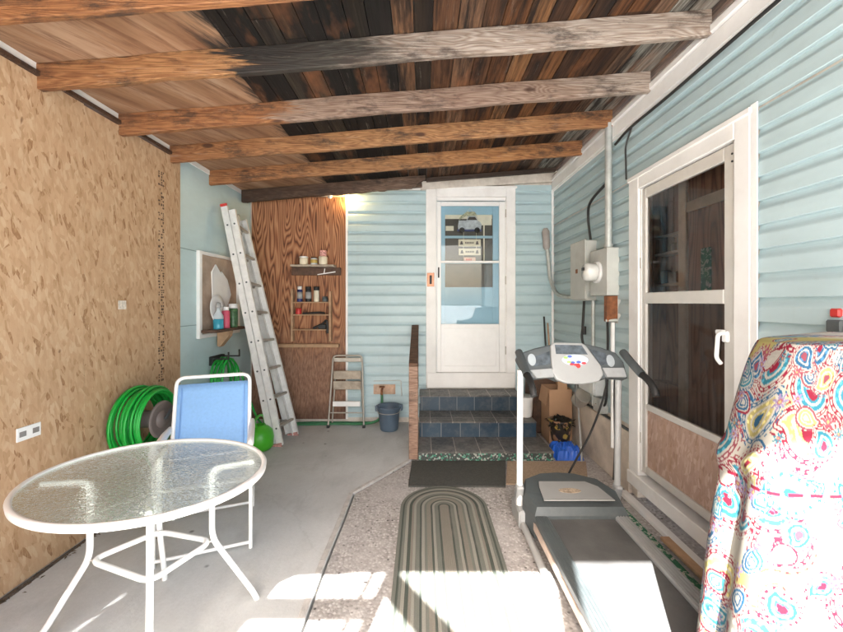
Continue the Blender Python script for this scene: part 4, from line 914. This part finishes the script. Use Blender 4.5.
q.add(vs, [[i*(nx_+1)+j, i*(nx_+1)+j+1, (i+1)*(nx_+1)+j+1, (i+1)*(nx_+1)+j] for i in range(ny_) for j in range(nx_)]); tag(q.build('plastic_bag', BLUE), 'crumpled bright blue plastic bag under the dark pot', 'bag')
t = thing('white_pail', 'white plastic pail standing on the lowest step behind the treadmill', 'pail', (1.17, 4.2, .26)); c = (1.13, 4.25, .256)
MB().lathe([(0, 0), (.062, 0), (.066, .01), (.078, .20), (.083, .205), (.083, .215), (.07, .213), (.06, .02), (0, .02)], c, 24).build('pail_body', WHITE2, t); MB().lathe([(.0, .216), (.085, .216), (.085, .226), (0, .226)], c, 24).build('lid', SILVER, t)
q = MB(); q.tube([(1.50, 3.66, .0), (1.585, 4.0, .74)], .010, 8); tag(q.build('broom_handle', SILVER), 'thin pale pole leaning against the stucco foundation', 'pole')
for zt, xx, m_, lb in ((1.20, 1.50, BLACKR, 'thin black rod standing in the back corner'), (1.12, 1.545, TANW, 'short tan stick standing in the back corner')):
    q = MB(); q.tube([(xx, 4.55, .0), (xx+.005, 4.81, zt+.12)], .011, 8); tag(q.build('corner_rod', m_), lb, 'rod')

# ------------------------------------------------------------------ treadmill
t = thing('treadmill', 'grey folding treadmill with a wide console on the pebble strip', 'treadmill', (1.0, 2.2, 0))
XL, XR = .70, 1.285
q = MB(); q.box(XL+.085, XR-.085, 1.05, 2.46, .135, .150, .003); q.build('running_belt', BELT, t)
q = MB(); q.box(XL+.03, XR-.03, 1.06, 2.45, .06, .133, .006); q.build('deck', DGREY, t)
for a, b in ((XL, XL+.084), (XR-.084, XR)):
    q = MB(); q.box(a, b, 1.02, 2.46, .125, .168, .006)
    for k in range(4): q.box(a+.012+k*.017, a+.019+k*.017, 1.03, 2.45, .166, .1715, .001)
    q.build('side_rail', MGREY if a > 1 else DGREY, t)
stm = plain('salmon_trim', (.56, .44, .37), .5, 0, .35, 6); MB().box(XL-.004, XL+.01, 1.02, 2.44, .075, .124, .003).build('side_trim', stm, t); MB().box(XR-.01, XR+.004, 1.02, 2.44, .075, .124, .003).build('side_trim', stm, t)
hood = [(XL+.0, 2.42), (XR, 2.42), (XR+.03, 2.60), (XR-.02, 2.80), (XR-.16, 2.90), (1.0, 2.92), (XL+.16, 2.90), (XL+.02, 2.80), (XL-.03, 2.60)]
q = MB(); n = len(hood); cx, cy = 1.0, 2.66; vs = [(x, y, .03) for x, y in hood] + [(x, y, .17) for x, y in hood] + [(cx+(x-cx)*.93, cy+(y-cy)*.90, .215+.02*(y > 2.5)) for x, y in hood]
fs = [[i, (i+1) % n, n+(i+1) % n, n+i] for i in range(n)] + [[n+i, n+(i+1) % n, 2*n+(i+1) % n, 2*n+i] for i in range(n)] + [list(range(2*n, 3*n))]
q.add(vs, fs); q.build('motor_hood', DGREY, t)
q = MB(); q.prism([(.775, 2.475), (1.225, 2.475), (1.20, 2.66), (1.14, 2.735), (.82, 2.735), (.80, 2.66)], .237, .242); lb = q.build('hood_panel', SILVER, t)
q = MB(); q.prism([(.985+.075*math.cos(k*math.pi/8), 2.60+.035*math.sin(k*math.pi/8)) for k in range(16)], .2415, .2435); q.build('emblem', plain('tan_emblem', (.42, .33, .24), .6, 0, .5, 60), lb)
for sx, x in ((-1, XL-.035), (1, XR+.045)):
    q = MB(); q.tube([(x, 2.66, .05), (x, 2.64, 1.04)], .021, 12); q.build('upright', WHITE2 if sx < 0 else SILVER, t)
    q = MB(); q.box(x-.028, x+.028, 2.56, 2.78, .0, .12, .012); q.bar((x, 2.70, .10), (x, 2.645, .26), .05, .06, (0, 1, 0), .01); q.build('upright_boot', MGREY, t)
    q = MB(); q.tube(fillet([(x, 2.60, .035), (x, 2.25, .03), (x+.0, 2.10, .028)], .03), .022, 10); q.tube([(x, 2.10, .028), (x, 2.06, .026)], .026, 10); q.build('base_foot', SILVER, t)
Mc = Matrix.Translation((1.0, 2.60, 1.10)) @ Matrix.Rotation(R(-24), 4, 'X') @ Matrix.Translation((-1.0, 0, -1.10))
def cpt(px, py): return ((px-422)/150.0+.0, 1.10+(1.5-(py-302)/150.0-1.10)*1.12)
out = [cpt(*p) for p in ((517, 358), (520, 354), (536, 349), (553, 345.5), (565, 343.5), (588, 344.5), (604, 348), (618, 353), (624, 362), (625, 377), (606, 375.5), (597, 378), (555, 378), (548, 375), (532, 377), (522, 369))]
q = MB(); q.prism(out, .0, .07, 'y', Mc); cons = q.build('console', DGREY, t)
o_ = cons.modifiers.new('bev', 'BEVEL'); o_.width = .012; o_.segments = 2; o_.limit_method = 'ANGLE'
q = MB(); q.prism([cpt(*p) for p in ((552, 347), (556, 344.5), (584, 345), (588, 348), (599, 366), (600, 374), (594, 380), (578, 382), (562, 381.5), (553, 378), (550, 372), (551, 356))], -.022, .01, 'y', Mc); pan = q.build('control_panel', SILVER, cons); o_ = pan.modifiers.new('bev', 'BEVEL'); o_.width = .008; o_.segments = 2; o_.limit_method = 'ANGLE'
q = MB(); q.prism([cpt(*p) for p in ((556, 347), (583, 347.5), (587.5, 356), (556, 355.5))], -.025, -.021, 'y', Mc); q.prism([cpt(*p) for p in ((530, 359), (551, 352), (550, 364), (534, 366))], -.003, .001, 'y', Mc); q.prism([cpt(*p) for p in ((592, 350), (607, 354), (608, 364), (600, 365))], -.003, .001, 'y', Mc); q.build('display', plain('display_glass', (.075, .09, .105), .2, 0, .5, 25), cons)
q = MB(); q.prism([cpt(574+13*math.cos(k*math.pi/10), 361+5*math.sin(k*math.pi/10)) for k in range(20)], -.0245, -.021, 'y', Mc); q.build('keypad', plain('keypad_blue', (.50, .62, .74), .4), cons)
for c_, pts in (((.36, .60, .16), [(565, 359), (567.5, 363)]), ((.08, .12, .45), [(571, 363.5), (577, 363), (569, 358)]), ((.60, .05, .06), [(574, 365.5), (582, 364), (570, 365)]), ((.55, .6, .62), [(576, 358), (580, 359.5)])):
    bc = plain('button_colour', c_, .4)
    for a, b in pts: MB().prism([cpt(a+2.3*math.cos(k*math.pi/6), b+1.1*math.sin(k*math.pi/6)) for k in range(12)], -.028, -.0245, 'y', Mc).build('button', bc, cons)
cg = plain('cup_grey', (.36, .40, .42), .4)
for px, py in ((532, 360), (610.5, 361)): q = MB(); q.prism([cpt(px+4.0*math.cos(k*math.pi/8), py+5.5*math.sin(k*math.pi/8)) for k in range(16)], -.004, .001, 'y', Mc).build('cup_holder', cg, cons)
q = MB(); q.prism([cpt(*p) for p in ((529, 370), (550, 368.5), (551, 376), (534, 377))], -.02, .0, 'y', Mc).build('grip_bar', MGREY, cons); MB().prism([cpt(*p) for p in ((600, 368), (621, 368), (622, 376), (603, 376))], -.02, .0, 'y', Mc).build('grip_bar', MGREY, cons)
q = MB(); q.tube([(1.0, 2.55, 1.03), (1.0, 2.545, .93), (1.003, 2.55, .83)], .0025, 6); q.build('safety_cord', BLACKR, t)
q = MB(); q.prism([cpt(576+2*math.cos(k*math.pi/6), 366.5+2*math.sin(k*math.pi/6)) for k in range(12)], -.032, -.0245, 'y', Mc); q.build('safety_key', RED, cons)
for sx, x in ((-1, XL-.045), (1, XR+.075)):
    q = MB(); pth = smooth_path([(x, 2.64, 1.16), (x+.0, 2.52, 1.10), (x+sx*.005, 2.42, 1.05)]); q.tube(pth, .026, 10); q.build('handle_arm', DGREY, t)
    q = MB(); pth = smooth_path([(x+sx*.005, 2.42, 1.05), (x+sx*.005, 2.36, 1.03), (x+sx*.005, 2.30, .995), (x+sx*.003, 2.27, .95)]); q.tube(pth, [.018+.004*(k % 2) for k in range(len(pth))], 10); q.build('handle_grip', BLACKR, t)
q = MB(); q.tube(smooth_path([(1.30, 2.70, 1.05), (1.31, 2.82, .8), (1.27, 2.95, .5), (1.18, 3.05, .22), (1.10, 3.08, .03)]), .008, 7); q.tube(smooth_path([(1.335, 2.70, 1.04), (1.36, 2.76, .8), (1.355, 2.74, .5), (1.335, 2.72, .26)]), .006, 7); q.build('power_cord', BLACKR, t)

# ------------------------------------------------------------------ draped cloth
NU, NV = 720, 420
C_ = np.array([1.48, 1.30])
def foot(th, t_):
    c, s = np.cos(th), np.sin(th)
    ax = np.where(c < 0, .31+.31*t_, .125); ay = np.where(s < 0, .10+.10*t_, .09+.05*t_)
    e = 6.0-2.2*t_
    r = (np.abs(c/ax)**e+np.abs(s/ay)**e)**(-1/e)
    return r
thf = np.linspace(0, 2*np.pi, 8001)
rf_ = foot(thf, np.full_like(thf, .5)); arc = np.concatenate([[0], np.cumsum(np.hypot(np.diff(rf_*np.cos(thf)), np.diff(rf_*np.sin(thf))))]); PU = float(arc[-1])
AL = np.linspace(0, PU, NU, endpoint=False)[None, :]; th = np.interp(AL, arc, thf); v = np.linspace(0, 1, NV)[:, None]
topf = .13
tt = np.clip((v-topf)/(1-topf), 0, 1)
rfac = np.where(v < topf, np.sin(v/topf*np.pi/2*.98)**.9, 1.0)
base = foot(th, tt**.72)
per = th*2.2
fold = (np.sin(11*th+1.3+.5*np.sin(3*th)+.6*tt)*.55+np.sin(19*th+.4-1.2*tt)*.25+np.sin(5*th+2.)*.3+np.sin(31*th+2*np.sin(2*th))*.10)
amp = .055*np.clip(tt*1.5-.12, 0, 1)*(1+.5*np.exp(-((th-3.75)/.5)**2))
r = base*rfac + fold*amp
# upper overlay flap: cloth bulges above z ~ .92
z = np.where(v < topf, 1.385-.015*(v/topf)**4, 1.37-tt*1.345)
z = z + .012*np.sin(3*th+1)*(v < topf)
bul = .022*np.exp(-((z-.98)/.045)**2)*(np.cos(th) < .3)*np.clip(tt*6, 0, 1)
r = r + bul
X = C_[0]+r*np.cos(th); Y = C_[1]+r*np.sin(th); Z = z*np.ones_like(th)
X = np.minimum(X, RX-.02-.0005*np.arange(NU)[None, :]/NU)
# pattern coordinates in metres (round the drape, and down it)
U = AL+0*v; W = v*1.40+.03*fold+0*th
rs = np.random.RandomState(11)
col = np.empty((NV, NU, 3)); lowf = np.sin(U*9+1+np.sin(W*7))*np.sin(W*8+.4)+.5*np.sin(U*17+W*13)
cream = np.array([.24, .23, .20]); yel = np.array([.22, .19, .07])
k = np.clip((lowf+.02)*1.5, 0, 1)[..., None]; col[:] = cream*(1-k)+yel*k
WHT = np.array([.25, .24, .21]); RED_, PNK, TQ, NVY, PUR = np.array([.125, .004, .016]), np.array([.17, .035, .05]), np.array([.014, .095, .13]), np.array([.01, .055, .11]), np.array([.13, .10, .17])
scr = np.sin(U*70+3*np.sin(W*31))*np.sin(W*66+3*np.sin(U*29)); reg = np.sin(U*13+2)*np.sin(W*11+1)
col = np.where(((np.abs(scr) < .10) & (reg > .15))[..., None], PUR*.75+col*.25, col)
def pais(u0, w0, s, ang, flip, inner, border):
    global col
    du = (U-u0+PU/2) % PU-PU/2; dw = W-w0
    m = (np.abs(du) < 2.6*s) & (np.abs(dw) < 2.6*s)
    if not m.any(): return
    a = du[m]; b = dw[m]; ca_, sa_ = math.cos(ang), math.sin(ang); p = (a*ca_+b*sa_)*flip; q_ = -a*sa_+b*ca_
    d = np.full(p.shape, 9.9)
    for i in range(15):
        f = i/14; cxx = s*(.0+.75*f*f); cyy = -s*(1.9*f-.55*f*f); d = np.minimum(d, np.hypot(p-cxx, q_-cyy)-s*(1-f)**.8*(1-.1*f))
    cc = col[m]; dn = d/s; an = np.arctan2(q_, p)
    def put(mask, c): cc[mask] = c
    put(dn < .29, WHT)
    bd = (dn < .24) & (dn > .0); put(bd, border); dots = bd & (np.hypot(((an*2.6) % 1-.5)*.9, (dn-.12)*6) < .34) & (s > .028); put(dots, WHT)
    put(dn < 0, WHT); put((dn < -.14), inner)
    put((dn < -.14) & (np.sin(p*190)*np.sin(q_*190) > .5) & (s > .03), inner*1.8+.02)
    put((dn < -.40) & (dn > -.54), WHT); put(dn < -.70, border if s > .03 else WHT)
    if s > .03: put((dn > .38) & (dn < .46) & (np.sin(an*22) > -.1), border)
    col[m] = cc
inn = [TQ, TQ*1.1, WHT*.9, NVY, yel]; brd = [RED_, RED_, PNK*.8, NVY, RED_]
for i in range(300):
    pais(rs.uniform(0, PU), rs.uniform(.05, 1.40), rs.uniform(.022, .036) if i > 110 else rs.uniform(.042, .062), rs.uniform(0, 6.28), rs.choice([-1, 1]), inn[rs.randint(5)], brd[rs.randint(5)])
def flower(u0, w0, s, c1):
    global col
    du = (U-u0+PU/2) % PU-PU/2; dw = W-w0; m = (np.abs(du) < 2*s) & (np.abs(dw) < 2*s)
    if not m.any(): return
    rr_ = np.hypot(du[m], dw[m])/s; an = np.arctan2(dw[m], du[m]); cc = col[m]
    pet = rr_ < (.75+.28*np.cos(an*7)); cc[pet] = c1; cc[pet & (np.abs(np.cos(an*7)) < .25)] = WHT; cc[rr_ < .32] = RED_*.9+.05; cc[rr_ < .16] = yel; col[m] = cc
for i in range(190): flower(rs.uniform(0, PU), rs.uniform(.05, 1.4), rs.uniform(.014, .026), [PUR, PNK, TQ, PUR*1.2][rs.randint(4)])
for dg, w0, sz, an_, fl_, i1, b1 in ((212, .33, .052, 2.6, 1, TQ*1.3, RED_), (238, .44, .034, .4, -1, NVY+.03, TQ), (262, .48, .05, .3, 1, TQ*1.2, RED_), (225, .78, .06, 2.9, 1, WHT, RED_), (245, 1.0, .055, 2.8, 1, WHT, RED_), (200, .60, .045, 1.2, 1, PUR, NVY)):
    pais(float(np.interp(math.radians(dg), thf, arc)), w0, sz, an_, fl_, i1, b1)
# red hem of the overlay
hem = (np.abs(Z-.925) < .007) & (np.cos(th) < -.35); col = np.where((hem & (np.sin(U*120) > -.4))[..., None], RED_, col)
vs = np.stack([X, Y, Z], -1).reshape(-1, 3); idx = np.arange(NU*NV).reshape(NV, NU)
a = idx[:-1]; b = np.roll(idx, -1, 1)[:-1]; c = np.roll(idx, -1, 1)[1:]; d = idx[1:]
fs = np.stack([a, d, c, b], -1).reshape(-1, 4)
me = bpy.data.meshes.new('draped_cloth'); me.from_pydata(vs.tolist(), [], fs.tolist()); me.polygons.foreach_set('use_smooth', [True]*len(fs))
ca = me.color_attributes.new('Col', 'FLOAT_COLOR', 'POINT'); ca.data.foreach_set('color', np.concatenate([col.reshape(-1, 3), np.ones((NU*NV, 1))], 1).astype(np.float32).ravel())
me.materials.append(attr_mat('paisley_cotton', .85, 'weave')); me.update()
o = bpy.data.objects.new('draped_cloth', me); COL.objects.link(o); tag(o, 'colourful paisley cloth draped over a tall object by the right wall', 'cloth')

# ------------------------------------------------------------------ camera, light, world
cam = bpy.data.cameras.new('camera'); co = bpy.data.objects.new('camera', cam); COL.objects.link(co)
co.location = (0, 0, 1.5); co.rotation_euler = (R(90), 0, 0)
cam.sensor_width = 36; cam.lens = 390/843*36; cam.shift_y = -14/843; cam.shift_x = -.5/843; cam.clip_end = 600; cam.clip_start = .02
S.camera = co
sd_dir = Vector((.24, 1, -1.1)).normalized()
sun = bpy.data.lights.new('sun', 'SUN'); sun.energy = 5.0; sun.angle = R(.53); sun.color = (1, .98, .95)
so = bpy.data.objects.new('sun', sun); COL.objects.link(so); so.rotation_euler = sd_dir.to_track_quat('-Z', 'Y').to_euler(); so.location = (-3, -8, 9)
W_ = bpy.data.worlds.new('World'); S.world = W_; W_.use_nodes = True
nt = W_.node_tree; bg = nt.nodes['Background']; sk = nt.nodes.new('ShaderNodeTexSky'); sk.sky_type = 'NISHITA'; sk.sun_disc = False
sk.sun_elevation = math.asin(-sd_dir.z); sk.sun_rotation = math.atan2(-sd_dir.x, -sd_dir.y); sk.air_density = 1.0; sk.dust_density = 4.0; sk.ozone_density = 0.3
nt.links.new(sk.outputs[0], bg.inputs[0]); bg.inputs[1].default_value = .10
S.view_settings.view_transform = 'Standard'; S.view_settings.look = 'None'; S.view_settings.gamma = 1; S.view_settings.use_curve_mapping = False
S.view_settings.exposure = 3.42
S.render.engine = 'CYCLES'; cy = S.cycles; cy.use_denoising = True; cy.max_bounces = 12; cy.diffuse_bounces = 8; cy.glossy_bounces = 5; cy.transmission_bounces = 8; cy.transparent_max_bounces = 12; cy.sample_clamp_indirect = 8
